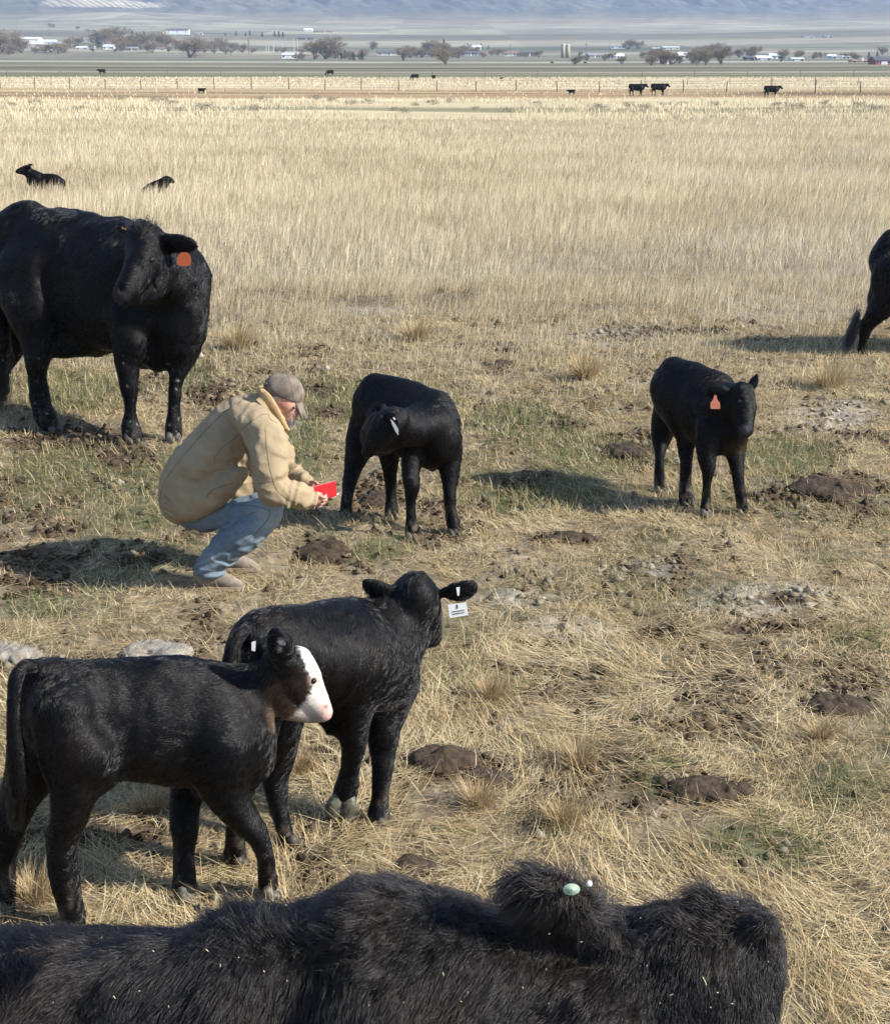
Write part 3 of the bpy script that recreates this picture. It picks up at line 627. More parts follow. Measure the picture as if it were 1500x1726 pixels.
    d = np.array([1, .15, 0]); hooves(root, [P(121, 1552, 4.12)*[1, 1, 0], P(10, 1541, 4.21)*[1, 1, 0], P(313, 1525, 4.27)*[1, 1, 0], P(456, 1512, 4.27)], d, .042)
    # switch of the tail and the pale wisp at its tip
    a = P(27, 1340, 4.08); n = 500; q = a+rng.normal(size=(n, 3))*.010; L = rng.uniform(.05, .12, n)
    pts = q[:, None]+np.array([-.08, 0, -1])[None, None]*(L[:, None, None]*np.linspace(0, 1, 4)[None, :, None])+rng.normal(size=(n, 4, 3))*.003
    curves('tail_switch', pts, np.tile(np.linspace(.0008, .0003, 4), (n, 1)), hairm, root, blackcol(q))
    return root
white_faced_calf()

# ---- black calf walking away, head turned back to look beyond, white tag
def walking_calf():
    B = Body(.0095); fl = ((.55, .85, 0), .72)
    B.px([(425, 1088, 4.58, 40), (448, 1100, 4.6, 64), (520, 1108, 4.7, 88), (580, 1106, 4.82, 96), (614, 1118, 4.9, 92), (638, 1146, 4.93, 70)], fl, k=.05)
    B.px([(440, 1058, 4.6, 30), (520, 1050, 4.72, 32), (600, 1040, 4.86, 34)], k=.05)
    B.px([(626, 1086, 4.92, 74), (662, 1052, 4.96, 56), (694, 1022, 4.98, 44)], ((.6, .8, 0), .8), k=.05)
    B.px([(678, 1072, 4.98, 42), (706, 1058, 5.05, 25)], k=.04); B.px([(650, 1152, 4.93, 48), (654, 1195, 4.92, 36)], k=.05); B.px([(676, 1078, 4.98, 40), (704, 1062, 5.05, 25)], k=.04)
    B.px([(704, 1006, 4.97, 38), (712, 1030, 5.04, 36), (720, 1055, 5.1, 24), (724, 1072, 5.13, 17)], k=.02)
    B.px([(713, 972, 4.96, 7), (706, 980, 4.96, 14)], k=.03)
    # ears
    B.px([(672, 1003, 4.96, 9), (648, 997, 4.95, 16), (630, 990, 4.94, 18), (617, 980, 4.94, 9)], ((0, 1, .25), .4), k=.012)
    B.px([(735, 1003, 4.98, 9), (757, 999, 4.97, 17), (775, 997, 4.96, 22), (791, 990, 4.96, 14), (799, 988, 4.96, 5)], ((0, 1, .25), .35), k=.012)
    # fore: planted right, lifted left
    B.px([(648, 1150, 4.93, 52), (648, 1215, 4.88, 36), (645, 1265, 4.85, 24), (644, 1300, 4.82, 20), (641, 1345, 4.8, 16), (639, 1370, 4.79, 18), (641, 1392, 4.78, 17)], k=.03)
    B.px([(590, 1160, 4.78, 58), (592, 1215, 4.76, 36), (597, 1258, 4.76, 23), (592, 1292, 4.80, 17), (588, 1312, 4.81, 19), (583, 1334, 4.82, 22), (578, 1352, 4.83, 20)], k=.025)
    # hind
    B.px([(455, 1120, 4.68, 62), (468, 1190, 4.72, 50), (472, 1260, 4.72, 34), (465, 1310, 4.70, 22), (470, 1350, 4.68, 17), (478, 1390, 4.66, 16), (484, 1412, 4.65, 17), (491, 1424, 4.64, 15)], k=.03)
    B.px([(440, 1120, 4.54, 62), (430, 1200, 4.5, 52), (420, 1280, 4.48, 38), (405, 1340, 4.48, 24), (400, 1380, 4.49, 18), (399, 1420, 4.5, 16), (399, 1445, 4.51, 18), (401, 1456, 4.5, 16)], k=.03)
    B.px([(500, 1175, 4.7, 22), (540, 1205, 4.75, 13), (554, 1235, 4.75, 6)], k=.04)
    B.px([(418, 1060, 4.5, 12), (392, 1090, 4.46, 12), (388, 1160, 4.44, 13), (392, 1240, 4.43, 12), (392, 1280, 4.43, 6)], k=.012)
    root, me, cf = mkanimal('calf', Gd(540, 1420), B, 'black calf walking away from the camera, square white tag under its ear', 'calf', 'young calves near the crouching man', .011, .02, 7, legdust=.4)
    fur(root, me, 80000, .015, .0011, (-.55, -.4, -.6), hairm, lift=.16, wild=.13, clump=.015, clumpsize=.02, colf=cf, seed=15, swirl=.6)
    o = eartag(root, [(755, 1020), (786, 1016), (789, 1037), (758, 1042)], 4.945, T_white, .003)
    for k, (y0, n, s) in enumerate([(1031, 10, 3), (1035, 9, 3)]):
        eartag(o, [(762+k, y0), (783, y0-3), (783, y0-2), (762+k, y0+1.2)], 4.9435, T_ink, .001, 'tag_line')
    eartag(o, [(769.5, 1019.5), (771.5, 1019.2), (771.8, 1026), (769.8, 1026.2)], 4.9435, T_ink, .001, 'tag_mark')
    eartag(root, [(769, 991), (775, 990), (774, 1004), (771, 1004.5)], 4.905, T_white, .003, 'tag_button')
    ft = [P(641, 1392, 4.77)*[1, 1, 0], P(492, 1426, 4.64)*[1, 1, 0], P(401, 1456, 4.5)*[1, 1, 0]]
    hooves(root, ft, (.6, .6), .042)
    # sole of the lifted foot: two pale claws shown to the camera
    Bh = Body(.005)
    for dx in (-12, 12):
        Bh.px([(581+dx*.7, 1340, 4.80, 9), (575+dx*1.05, 1360, 4.785, 14.5), (572+dx*.85, 1376, 4.785, 12), (571+dx*.5, 1389, 4.79, 6)], ((.1, 1, .4), .6), k=.003)
    Bh.px([(572, 1332, 4.80, 7)], k=.004); Bh.px([(596, 1330, 4.80, 7)], k=.004)
    mh = Bh.mesh('hoof', smooth=2); link('hoof', mh, mat('hoof_sole', (.085, .085, .06), .5, noise=.6, nscale=50, bump=.002, bscale=90), root, True)
    return root
walking_calf()

# ---- small calf beside the man, head bent round to its flank
def licking_calf():
    B = Body(.0095); fl = ((.5, .85, 0), .72)
    B.px([(632, 668, 8.78, 30), (640, 690, 8.75, 50), (672, 705, 8.66, 62), (704, 716, 8.5, 57), (726, 724, 8.4, 46), (736, 746, 8.36, 35)], fl, k=.05)
    B.px([(634, 650, 8.78, 21), (680, 662, 8.66, 24), (735, 685, 8.45, 27)], k=.05)
    B.px([(732, 698, 8.4, 33), (742, 718, 8.33, 31), (741, 752, 8.32, 31), (725, 772, 8.36, 18)], k=.04)
    # neck bends to the left, then the face
    B.px([(732, 712, 8.38, 40), (712, 716, 8.3, 38), (690, 720, 8.2, 32), (668, 718, 8.12, 27)], k=.035)
    B.px([(666, 708, 8.08, 22), (652, 718, 8.05, 25), (637, 738, 8.02, 19), (625, 754, 8.0, 13), (621, 760, 8.0, 11.5)], ((0, 1, 0), .85), k=.012); B.px([(662, 735, 8.12, 24), (642, 748, 8.08, 15)], k=.03); B.px([(650, 725, 8.3, 34), (640, 735, 8.45, 34)], k=.05)
    B.px([(655, 700, 8.0, 5), (664, 706, 7.97, 9), (668, 716, 7.96, 9), (671, 728, 7.95, 4)], ((1, .5, 0), .45), k=.01)
    B.px([(650, 697, 8.12, 6), (644, 690, 8.14, 8), (637, 687, 8.14, 4)], ((0, 1, 0), .45), k=.01)
    # hind (far left) and fore
    B.px([(628, 700, 8.85, 38), (610, 745, 8.8, 29), (597, 785, 8.75, 19), (588, 815, 8.68, 13), (584, 845, 8.62, 10), (583, 862, 8.6, 11), (582, 871, 8.59, 10)], k=.03)
    B.px([(650, 710, 8.6, 38), (654, 750, 8.6, 24), (656, 785, 8.62, 15), (658, 815, 8.62, 11), (659, 840, 8.61, 9.5), (660, 860, 8.59, 11), (662, 871, 8.58, 10)], k=.03)
    B.px([(712, 745, 8.38, 36), (697, 775, 8.3, 20), (694, 800, 8.25, 14.5), (695, 817, 8.22, 14), (691, 845, 8.22, 9.5), (692, 875, 8.21, 9.5), (693, 890, 8.2, 11.5), (693, 901, 8.19, 11)], k=.03)
    B.px([(748, 745, 8.42, 34), (756, 780, 8.36, 20), (758, 810, 8.33, 14.5), (758, 835, 8.3, 11), (760, 860, 8.29, 9.5), (763, 880, 8.28, 11.5), (765, 895, 8.27, 11)], k=.03)
    B.px([(725, 775, 8.4, 12), (729, 786, 8.4, 7)], k=.02)
    root, me, cf = mkanimal('calf', Gd(680, 890), B, 'black calf beside the red notebook, head curled round towards its own flank', 'calf', 'young calves near the crouching man', .010, .05, 17, legdust=.6)
    fur(root, me, 70000, .016, .0013, (-.3, .3, -.8), hairm, lift=.18, wild=.14, clump=.015, clumpsize=.02, colf=cf, seed=25)
    eartag(root, [(658, 706), (665, 713), (671.5, 723), (671.5, 734), (667, 728), (661, 716)], 7.925, mat('grey_tag', (.38, .38, .37), .5), .003)
    eartag(root, [(662, 704), (664.5, 703), (666.5, 707), (665, 708)], 7.90, T_white, .003, 'tag_button')
    hooves(root, [P(x, y, Y)*[1, 1, 0] for x, y, Y in ((583, 872, 8.57), (663, 872, 8.56), (694, 902, 8.17), (766, 897, 8.25))], (.3, -.8), .042)
    return root
licking_calf()

# ---- calf at right with salmon tag
def right_calf():
    B = Body(.0095); fl = ((.8, .6, 0), .75)
    B.px([(1132, 640, 9.2, 26), (1140, 658, 9.15, 50), (1170, 678, 9.02, 60), (1203, 700, 8.85, 60), (1222, 712, 8.76, 48)], fl, k=.05)
    B.px([(1138, 624, 9.15, 22), (1170, 634, 9.04, 24), (1210, 655, 8.88, 26)], k=.05)
    B.px([(1210, 690, 8.8, 46), (1232, 680, 8.7, 36), (1248, 672, 8.64, 28)], k=.03)
    B.px([(1220, 730, 8.74, 34), (1215, 748, 8.74, 18)], k=.04)
    B.px([(1250, 664, 8.62, 20), (1254, 685, 8.57, 20), (1255, 705, 8.52, 15), (1256, 722, 8.48, 12.5), (1257, 725, 8.47, 11)], k=.02)
    B.px([(1240, 690, 8.62, 24), (1244, 706, 8.57, 14)], k=.03)
    B.px([(1228, 663, 8.62, 7), (1213, 658, 8.62, 11), (1199, 660, 8.62, 11), (1190, 666, 8.62, 4)], ((.2, 1, .2), .4), k=.01)
    B.px([(1261, 658, 8.66, 7), (1269, 648, 8.67, 9), (1274, 636, 8.67, 5), (1276, 631, 8.67, 2)], ((.5, 1, 0), .4), k=.01)
    B.px([(1133, 675, 9.28, 34), (1122, 712, 9.3, 25), (1115, 745, 9.28, 15), (1112, 765, 9.22, 9.5), (1111, 790, 9.2, 8.5), (1112, 812, 9.19, 10.5), (1113, 828, 9.18, 10)], k=.03)
    B.px([(1150, 695, 9.05, 36), (1156, 730, 9.0, 20), (1156, 760, 8.97, 13), (1156, 785, 8.94, 10.5), (1155, 815, 8.91, 9.5), (1157, 835, 8.9, 11), (1158, 848, 8.89, 10.5)], k=.03)
    B.px([(1200, 725, 8.72, 34), (1192, 758, 8.69, 20), (1194, 790, 8.67, 13.5), (1191, 815, 8.67, 8.5), (1190, 840, 8.67, 9.5), (1189, 855, 8.66, 11), (1190, 865, 8.65, 10)], k=.03)
    B.px([(1232, 725, 8.78, 32), (1238, 762, 8.74, 18), (1242, 792, 8.7, 12), (1246, 820, 8.68, 8.5), (1249, 845, 8.67, 9.5), (1251, 856, 8.67, 11), (1252, 865, 8.66, 10)], k=.03)
    def paint(c, p):
        c = patch(c, p, P(1241, 750, 8.7), .09, (.03, .02, .012), .6); c = patch(c, p, P(1163, 735, 8.9), .07, (.03, .02, .012), .6)
        return patch(c, p, P(1256, 724, 8.45), .035, (.05, .045, .05), .4)
    root, me, cf = mkanimal('calf', Gd(1190, 850), B, 'black calf at right with a salmon ear tag, standing half facing the camera', 'calf', 'young calves near the crouching man', .010, .06, 27, paint, legdust=.6)
    fur(root, me, 70000, .015, .0013, (-.5, .4, -.6), hairm, lift=.18, wild=.13, clump=.015, clumpsize=.02, colf=cf, seed=35)
    o = eartag(root, [(1204, 666), (1207.5, 666), (1209, 673), (1213.5, 679), (1214, 689), (1197.5, 689), (1197.5, 679), (1202, 673)], 8.555, T_salmon, .004)
    hooves(root, [P(x, y, Y)*[1, 1, 0] for x, y, Y in ((1113, 829, 9.16), (1158, 849, 8.87), (1190, 867, 8.63), (1252, 866, 8.64))], (.5, -.8), .042)
    t = bvh(me)
    for x, y in ((1246, 676),):
        h_, n_ = hit(t, x, y)
        if h_: ball(root, 'eye', h_-n_*.006, .014, M_eye)
    return root
right_calf()

# ---- big cow, upper left
def mother_cow():
    B = Body(.015); fl = ((.45, .9, 0), .70)
    B.px([(38, 420, 11.5, 58), (55, 445, 11.45, 98), (120, 470, 11.3, 112), (185, 482, 11.1, 114), (236, 494, 10.95, 112), (278, 512, 10.82, 74)], fl, k=.09)
    B.px([(42, 372, 11.45, 30), (110, 392, 11.3, 32), (190, 405, 11.1, 32)], k=.08)
    B.px([(26, 420, 11.5, 24), (30, 480, 11.4, 36)], k=.06)
    # shoulder, neck ridge and dewlap
    B.px([(268, 468, 10.9, 72), (302, 462, 10.78, 42), (301, 520, 10.7, 50), (298, 568, 10.68, 38), (290, 602, 10.68, 22)], k=.06)
    B.px([(282, 470, 10.75, 74), (273, 440, 10.55, 42), (252, 425, 10.45, 34)], k=.05)
    # head
    B.px([(247, 406, 10.4, 33), (246, 435, 10.3, 38), (232, 463, 10.2, 31), (216, 484, 10.12, 26), (208, 496, 10.08, 22)], k=.03)
    B.px([(266, 450, 10.38, 36), (252, 480, 10.3, 30), (230, 500, 10.18, 18)], k=.03)
    B.px([(238, 380, 10.42, 12), (240, 395, 10.4, 26)], k=.03)
    B.px([(205, 487, 10.02, 4.5)], k=.008, cut=True)
    # ears
    B.px([(268, 414, 10.38, 16), (296, 408, 10.28, 20), (318, 411, 10.24, 19), (338, 418, 10.22, 5)], ((.1, 1, .35), .38), k=.02)
    B.px([(222, 392, 10.45, 10), (207, 385, 10.48, 11), (198, 382, 10.5, 5)], ((.1, 1, .3), .45), k=.02)
    # hind (near), hind (far, mostly hidden), fore two
    B.px([(58, 470, 11.2, 66), (66, 535, 11.05, 46), (66, 588, 10.97, 23), (65, 625, 10.95, 16.5), (67, 652, 10.95, 16), (70, 682, 10.94, 13), (78, 702, 10.92, 17), (88, 716, 10.9, 17)], k=.05)
    B.px([(40, 480, 11.7, 60), (22, 550, 11.75, 40), (2, 600, 11.7, 24), (-6, 640, 11.7, 16), (-8, 680, 11.65, 15), (-6, 700, 11.6, 17)], k=.05)
    B.px([(232, 550, 10.72, 52), (217, 603, 10.6, 24), (219, 635, 10.57, 16.5), (222, 655, 10.56, 15.5), (222, 690, 10.55, 10.5), (221, 716, 10.55, 14.5), (222, 735, 10.54, 15.5)], k=.05)
    B.px([(303, 565, 10.68, 42), (303, 612, 10.64, 21), (298, 645, 10.6, 14.5), (296, 665, 10.58, 13.5), (294, 692, 10.57, 9.5), (293, 716, 10.56, 13), (293, 735, 10.55, 15)], k=.05)
    B.px([(150, 560, 11.1, 40), (95, 570, 11.1, 30)], k=.06); B.px([(230, 580, 10.9, 40), (270, 600, 10.75, 28)], k=.05)
    # tail
    B.px([(22, 380, 11.45, 13), (4, 420, 11.4, 12), (-2, 500, 11.35, 10), (2, 580, 11.3, 13), (-2, 640, 11.3, 10), (-6, 668, 11.3, 4)], k=.02)
    def paint(c, p):
        c = patch(c, p, P(204, 500, 10.0), .055, (.022, .02, .022), .5)
        n = noise3(p[:, 0]*95, p[:, 1]*95, p[:, 2]*60, 5); x, y = proj(p[:, 0], p[:, 1], p[:, 2])
        f = (sstep(.85, .92, n)*(p[:, 2] < .7)*sstep(.75, .45, p[:, 2])*.55)[:, None]; return c*(1-f)+np.array([.45, .43, .4])*f
    root, me, cf = mkanimal('cow', Gd(190, 735), B, 'large black cow at upper left with a round orange ear tag', 'cow', None, .022, .04, 41, paint, legdust=.3)
    fur(root, me, 130000, .026, .0018, (-.7, .3, -.5), hairm, lift=.16, wild=.13, swirl=.7, clump=.015, clumpsize=.03, colf=cf, seed=45)
    # forelock
    a = P(240, 378, 10.38); n = 700; q = a+rng.normal(size=(n, 3))*[.045, .04, .02]-[0, 0, .015]; dr = rng.normal(size=(n, 3))*.4+[.35, -.2, .55]
    dr /= np.linalg.norm(dr, axis=1)[:, None]; L = rng.uniform(.03, .09, n); tt = np.linspace(0, 1, 4)
    pts = q[:, None]+dr[:, None]*L[:, None, None]*tt[None, :, None]-np.array([.03, 0, .03])*(tt**2)[None, :, None]
    curves('forelock', pts, np.tile(np.linspace(.0014, .0004, 4), (n, 1)), hairm, root, blackcol(q, .1))
    eartag(root, [(302+0, 428), (306, 425), (315, 425), (320, 430), (322, 438), (321, 445), (317, 448), (303, 448), (298, 444), (299, 434)], 10.13, T_orange, .004)
    eartag(root, [(205, 382.5), (211, 384), (213.5, 387), (207, 386)], 10.37, T_yellow, .004)
    t = bvh(me); h_, n_ = hit(t, 256, 438)
    if h_: ball(root, 'eye', h_-n_*.012, .026, M_eye)
    h_, n_ = hit(t, 212, 494)
    hooves(root, [P(x, y, Y)*[1, 1, 0] for x, y, Y in ((93, 722, 10.86), (223, 742, 10.5), (293, 742, 10.5), (-4, 705, 11.5))], (.5, -.8), .068)
    # tail switch
    a = P(0, 600, 11.3); n = 1200; q = a+rng.normal(size=(n, 3))*[.03, .03, .1]; L = rng.uniform(.1, .3, n)
    pts = q[:, None]+np.array([-.08, 0, -1])[None, None]*(L[:, None, None]*np.linspace(0, 1, 4)[None, :, None])+rng.normal(size=(n, 1, 3))*.02*np.linspace(0, 1, 4)[None, :, None]
    curves('tail_switch', pts, np.tile(np.linspace(.002, .0005, 4), (n, 1)), hairm, root, blackcol(q))
    return root
mother_cow()

# ---- cow at the right edge: only its rump and hind leg are in the picture
def edge_cow():
    B = Body(.016); fl = ((0, 1, 0), .62)
    B.px([(1500, 425, 14.0, 30), (1530, 445, 14.0, 62), (1600, 455, 14.1, 78), (1680, 455, 14.2, 80), (1720, 460, 14.2, 60)], fl, k=.07)
    B.px([(1690, 440, 14.2, 55), (1745, 400, 14.2, 34), (1770, 385, 14.2, 26), (1800, 415, 14.2, 15)], fl, k=.05)
    B.px([(1508, 455, 13.9, 40), (1494, 498, 13.88, 29), (1475, 530, 13.88, 18), (1460, 552, 13.92, 12), (1456, 575, 13.95, 9), (1455, 588, 13.97, 9.5), (1457, 594, 13.97, 9)], k=.04)
    B.px([(1520, 460, 14.3, 42), (1530, 510, 14.3, 28), (1520, 545, 14.3, 13), (1518, 575, 14.3, 9), (1519, 585, 14.3, 10)], k=.04)
    B.px([(1690, 480, 13.95, 40), (1690, 530, 13.95, 17), (1690, 575, 13.95, 10), (1691, 594, 13.95, 11)], k=.04)
    B.px([(1700, 480, 14.35, 38), (1705, 530, 14.35, 16), (1705, 578, 14.35, 10)], k=.04)
    B.px([(1480, 395, 13.9, 8), (1468, 420, 13.86, 7), (1463, 470, 13.84, 6), (1455, 510, 13.84, 7), (1444, 540, 13.84, 7), (1434, 562, 13.84, 3)], k=.02)
    root, me, cf = mkanimal('cow', Gd(1560, 596), B, 'black cow cut off by the right edge, rump and hind leg showing', 'cow', None, .02, .03, 51, legdust=.3)
    fur(root, me, 30000, .025, .003, (-.5, -.1, -.7), hairm, lift=.25, wild=.2, colf=cf, seed=55)
    a = P(1445, 540, 13.84); n = 500; q = a+rng.normal(size=(n, 3))*[.012, .012, .05]; L = rng.uniform(.08, .3, n); tt = np.linspace(0, 1, 5)
    pts = q[:, None]+np.array([-.38, 0, -1])[None, None]*(L[:, None, None]*tt[None, :, None])+rng.normal(size=(n, 1, 3))*.02*tt[None, :, None]
    curves('tail_switch', pts, np.tile(np.linspace(.002, .0006, 5), (n, 1)), hairm, root, blackcol(q))
    return root
edge_cow()

# ---- shaggy cow right in front of the camera
def shaggy_cow():
    B = Body(.014); fl = ((0, 1, 0), .75); Y = 2.25
    def top(pts, r, yoff=0, **k): B.px([(x, y+r_, Y+yo, r_) for x, y, r_, yo in pts], **k)
    # back line: (x, top y, radius, dY)
    top([(-620, 1700, 260, 0), (-450, 1600, 340, 0), (-200, 1560, 360, 0), (60, 1566, 365, 0), (300, 1560, 360, 0), (480, 1560, 350, 0), (620, 1556, 320, 0), (760, 1560, 260, .02)], 0, flat=fl, k=.06)
    top([(430, 1545, 95, 0), (560, 1525, 120, 0), (700, 1522, 150, 0), (800, 1540, 150, 0)], 0, k=.08)
    top([(700, 1530, 210, .0), (850, 1548, 185, .02), (990, 1542, 160, .04), (1090, 1534, 140, .05)], 0, k=.06)
    # head, muzzle out of frame below
    top([(1110, 1534, 88, .06), (1200, 1518, 84, .05), (1252, 1518, 62, .03), (1252, 1570, 64, .01), (1244, 1640, 62, -.02), (1258, 1720, 54, -.06), (1270, 1790, 48, -.08)], 0, k=.03)
    B.px([(1180, 1650, Y, 95), (1210, 1740, Y-.04, 70)], k=.04)
    B.px([(1188, 1500, Y+.06, 14), (1195, 1540, Y+.06, 40)], k=.03)
    B.px([(1290, 1552, Y-.02, 12), (1286, 1566, Y-.02, 16)], k=.02)
    # ears
    B.px([(980, 1640, Y+.02, 40), (975, 1575, Y, 44), (952, 1522, Y-.04, 44), (918, 1504, Y-.055, 38), (886, 1498, Y-.06, 27), (858, 1498, Y-.06, 9)], ((.1, 1, .3), .45), k=.06)
    B.px([(912, 1600, Y+.01, 40), (900, 1545, Y-.02, 36), (893, 1508, Y-.05, 26)], ((.1, 1, .3), .55), k=.06); B.px([(1020, 1600, Y, 40), (1000, 1548, Y-.02, 30), (975, 1525, Y-.04, 24)], ((.1, 1, .3), .6), k=.06)
    B.px([(1170, 1508, Y+.2, 16), (1176, 1492, Y+.25, 18)], k=.02)
    # legs down to the ground (below the frame)
    for x0, yy in ((-430, .22), (-430, -.22), (520, .2), (520, -.2)):
        q = P(x0, 1850, Y); X = q[0]
        B.w([[X, Y+yy*.7, .8, .17], [X+.02, Y+yy, .6, .10], [X, Y+yy, .4, .065], [X, Y+yy, .2, .045], [X, Y+yy, .08, .055], [X+.02, Y+yy, .02, .055]], k=.05)
    q = P(-640, 1750, Y); B.w([[q[0]+.05, Y, q[2]-.02, .05], [q[0]-.04, Y, q[2]-.2, .03], [q[0]-.06, Y, q[2]-.6, .03], [q[0]-.06, Y, q[2]-.8, .02]], k=.03)
    root, me, cf = mkanimal('cow', (0.0, Y, 0), B, 'shaggy black cow right in front of the camera, pale green button tag in its ear', 'cow', None, .022, .22, 61, legdust=.2)
    def seen(c):                                    # more hair where the back and head come near the viewpoint
        return np.where(c[:, 2] > .75, 1., .15)*np.where(c[:, 0] > -1.2, 1, .3)
    def shag(p):
        x, y = proj(p[:, 0], p[:, 1], p[:, 2]); return np.where(x > 1030, .50, np.where((x > 840) & (y < 1545), .30, np.where(x > 840, .75, 1.0)))*(0.75+.6*noise3(p[:, 0]*6, p[:, 1]*6, p[:, 2]*6, 9))
    fur(root, me, 290000, .046, .00085, (-.45, -.12, -.6), hairm, lift=.42, wild=.3, clump=.010, clumpsize=.016, K=5, dens=seen, lenf=shag, colf=cf, swirl=1.0, seed=65)
    fur(root, me, 30000, .060, .0009, (-.5, .1, -.15), hairm, lift=.6, wild=.5, clump=.03, clumpsize=.02, K=6, dens=lambda c: seen(c)*sstep(1.15, 1.28, c[:, 2])*np.where(proj(c[:, 0], c[:, 1], c[:, 2])[0] > 830, .12, 1)+1e-6, colf=cf, name='guard_hair', swirl=1.0, seed=75)
    # button tag
    t = bvh(me); h_, n_ = hit(t, 963, 1500)
    c = Vector(P(963, 1500, (h_.y if h_ else Y)-.035)); mb = MB(); v = []; n = 20
    nrm = Vector((.05, -1, .25)).normalized(); u = nrm.cross(Vector((0, 0, 1))).normalized(); vv = u.cross(nrm)
    def disc(name, c, r, th, m, par, sx=1.35):
        mb = MB(); pts = []
        for k, (rr, z) in enumerate([(r*.9, -th), (r, -th*.6), (r, 0), (r*.93, th*.5), (r*.45, th*.35), (r*.40, th*.8), (0.0001, th*.85)]):
            for i in range(24):
                a = 2*math.pi*i/24; pts.append(c+u*(math.cos(a)*rr*sx)+vv*(math.sin(a)*rr*.92)+nrm*z)
        f = [(k*24+i, k*24+(i+1) % 24, (k+1)*24+(i+1) % 24, (k+1)*24+i) for k in range(6) for i in range(24)]
        mb.add(pts, f); return mb.build(name, m, par, True)
    o = disc('ear_tag', c, .0105, .003, T_green, root)
    s = bpy.data.curves.new('tag_mark', 'CURVE')
    disc('tag_mark', c+nrm*.0022, .0014, .0012, T_ink, o, .8)
    h_, n_ = hit(t, 995, 1490); c2 = Vector(P(993, 1490, 2.19-.04)); ball(root, 'tag_stud', c2, .005, T_white)
    # bits of hay caught in the coat
    mb = MB()
    for i in range(36):
        x, y = rng.uniform(0, 1300), rng.uniform(1540, 1720); h_, n_ = hit(t, x, y)
        if not h_: continue
        L = rng.choice([.0012, .0018, .003, .009], p=[.5, .35, .1, .05]); a = rng.uniform(0, 3.14); q = np.array(h_+n_*.036); d = np.array([math.cos(a), 0, math.sin(a)])*L
        mb.tube([q-d, q+d*.2+[0, 0, L*.1], q+d], [.0006, .0008, .0006], 4)
    o = mb.build('hay_bits', M_hair_w, root); o['kind'] = 'stuff'
    return root
shaggy_cow()

# ---- simple grazing and standing cattle far away, and two calves lying in the grass
def far_cow(x, ybase, hpx, mode, yaw_left, label, cat, group, Y=None, lenk=1.0):
    """mode: stand, graze, lie, sit"""
    if Y is None:
        g = ground_at(x, ybase)
    else: g = np.array([P(x, ybase, Y)[0], Y, ground_z(P(x, ybase, Y)[0], Y)])
    S = hpx*mpp(g+[0, 0, .5])/1.34; sx = -1 if yaw_left else 1
    B = Body(.03*max(S, .6) if mode in ('stand', 'graze') else .012)
    def W(pts, flat=None, k=.06):
        B.w([[g[0]+sx*a*S, g[1]+b*S, g[2]+c*S, r*S] for a, b, c, r in pts], flat, k*S)
    fl = ((0, 1, 0), .65); L = lenk
    if mode in ('stand', 'graze'):
        W([(-.75*L, 0, 1.02, .2), (-.5*L, 0, .98, .33), (0, 0, .93, .37), (.45*L, 0, .93, .38), (.65*L, 0, .95, .25)], fl); W([(-.8*L, 0, 1.2, .12), (.4*L, 0, 1.2, .12)])
        if mode == 'stand':
            W([(.55*L, 0, 1.05, .26), (.9*L, 0, 1.16, .17), (1.0*L, 0, 1.2, .14)], fl); W([(1.0*L, 0, 1.2, .14), (1.15*L, 0, 1.05, .11), (1.27*L, 0, .95, .07)])
            for s in (-1, 1): W([(.98*L, s*.1, 1.25, .04), (.93*L, s*.24, 1.27, .05), (.92*L, s*.3, 1.25, .02)])
        else:
            W([(.55*L, 0, .95, .26), (.85*L, 0, .72, .17), (1.0*L, 0, .4, .13)], fl); W([(1.0*L, 0, .42, .13), (1.1*L, 0, .22, .10), (1.16*L, 0, .12, .07)])
            for s in (-1, 1): W([(.98*L, s*.1, .5, .04), (.93*L, s*.24, .5, .05)])
        for (a, st) in ((-.6*L, -.12), (.45*L, .08)):
            for s in (-1, 1): W([(a, s*.16, .85, .2), (a+s*st, s*.2, .5, .09), (a+s*st*1.2, s*.2, .25, .055), (a+s*st*1.3, s*.2, .03, .06)])
        W([(-.85*L, 0, 1.15, .05), (-.93*L, 0, .9, .035), (-.92*L, 0, .45, .05)])
    elif mode == 'lie':
        W([(-.75, 0, .45, .22), (-.4, 0, .5, .36), (.1, 0, .5, .37), (.45, 0, .55, .34)], ((0, 1, 0), .8)); W([(-.7, .1, .3, .25), (-.3, -.3, .15, .12)])
        W([(.3, 0, .65, .32), (.6, 0, .85, .25), (.75, -.05, 1.0, .22)]); W([(.75, -.05, 1.02, .22), (.92, -.15, 1.0, .17), (1.08, -.25, .98, .11)])
        W([(.66, -.1, 1.12, .06), (.54, -.3, 1.17, .08), (.45, -.4, 1.12, .04)], ((0, .6, .8), .5), .02); W([(.72, .1, 1.15, .06), (.66, .34, 1.24, .08), (.6, .45, 1.22, .04)], ((0, .6, .8), .5), .02); W([(.5, -.2, .15, .12), (.8, -.3, .08, .08)])
    else:
        W([(-.65, 0, .35, .25), (-.3, 0, .5, .33), (.15, 0, .68, .34), (.4, 0, .8, .26)], ((0, 1, 0), .8)); W([(.3, 0, .8, .27), (.5, 0, .98, .22), (.68, 0, .98, .17), (.85, 0, .90, .11)])
        W([(.5, -.15, 1.1, .05), (.36, -.32, 1.05, .08), (.3, -.38, .95, .04)], None, .02); W([(.35, 0, .5, .12), (.4, 0, .05, .08)])
    root, me, cf = mkanimal(cat.split()[-1], g, B, label, cat, group, .0, .0, 3, legdust=0)
    return root
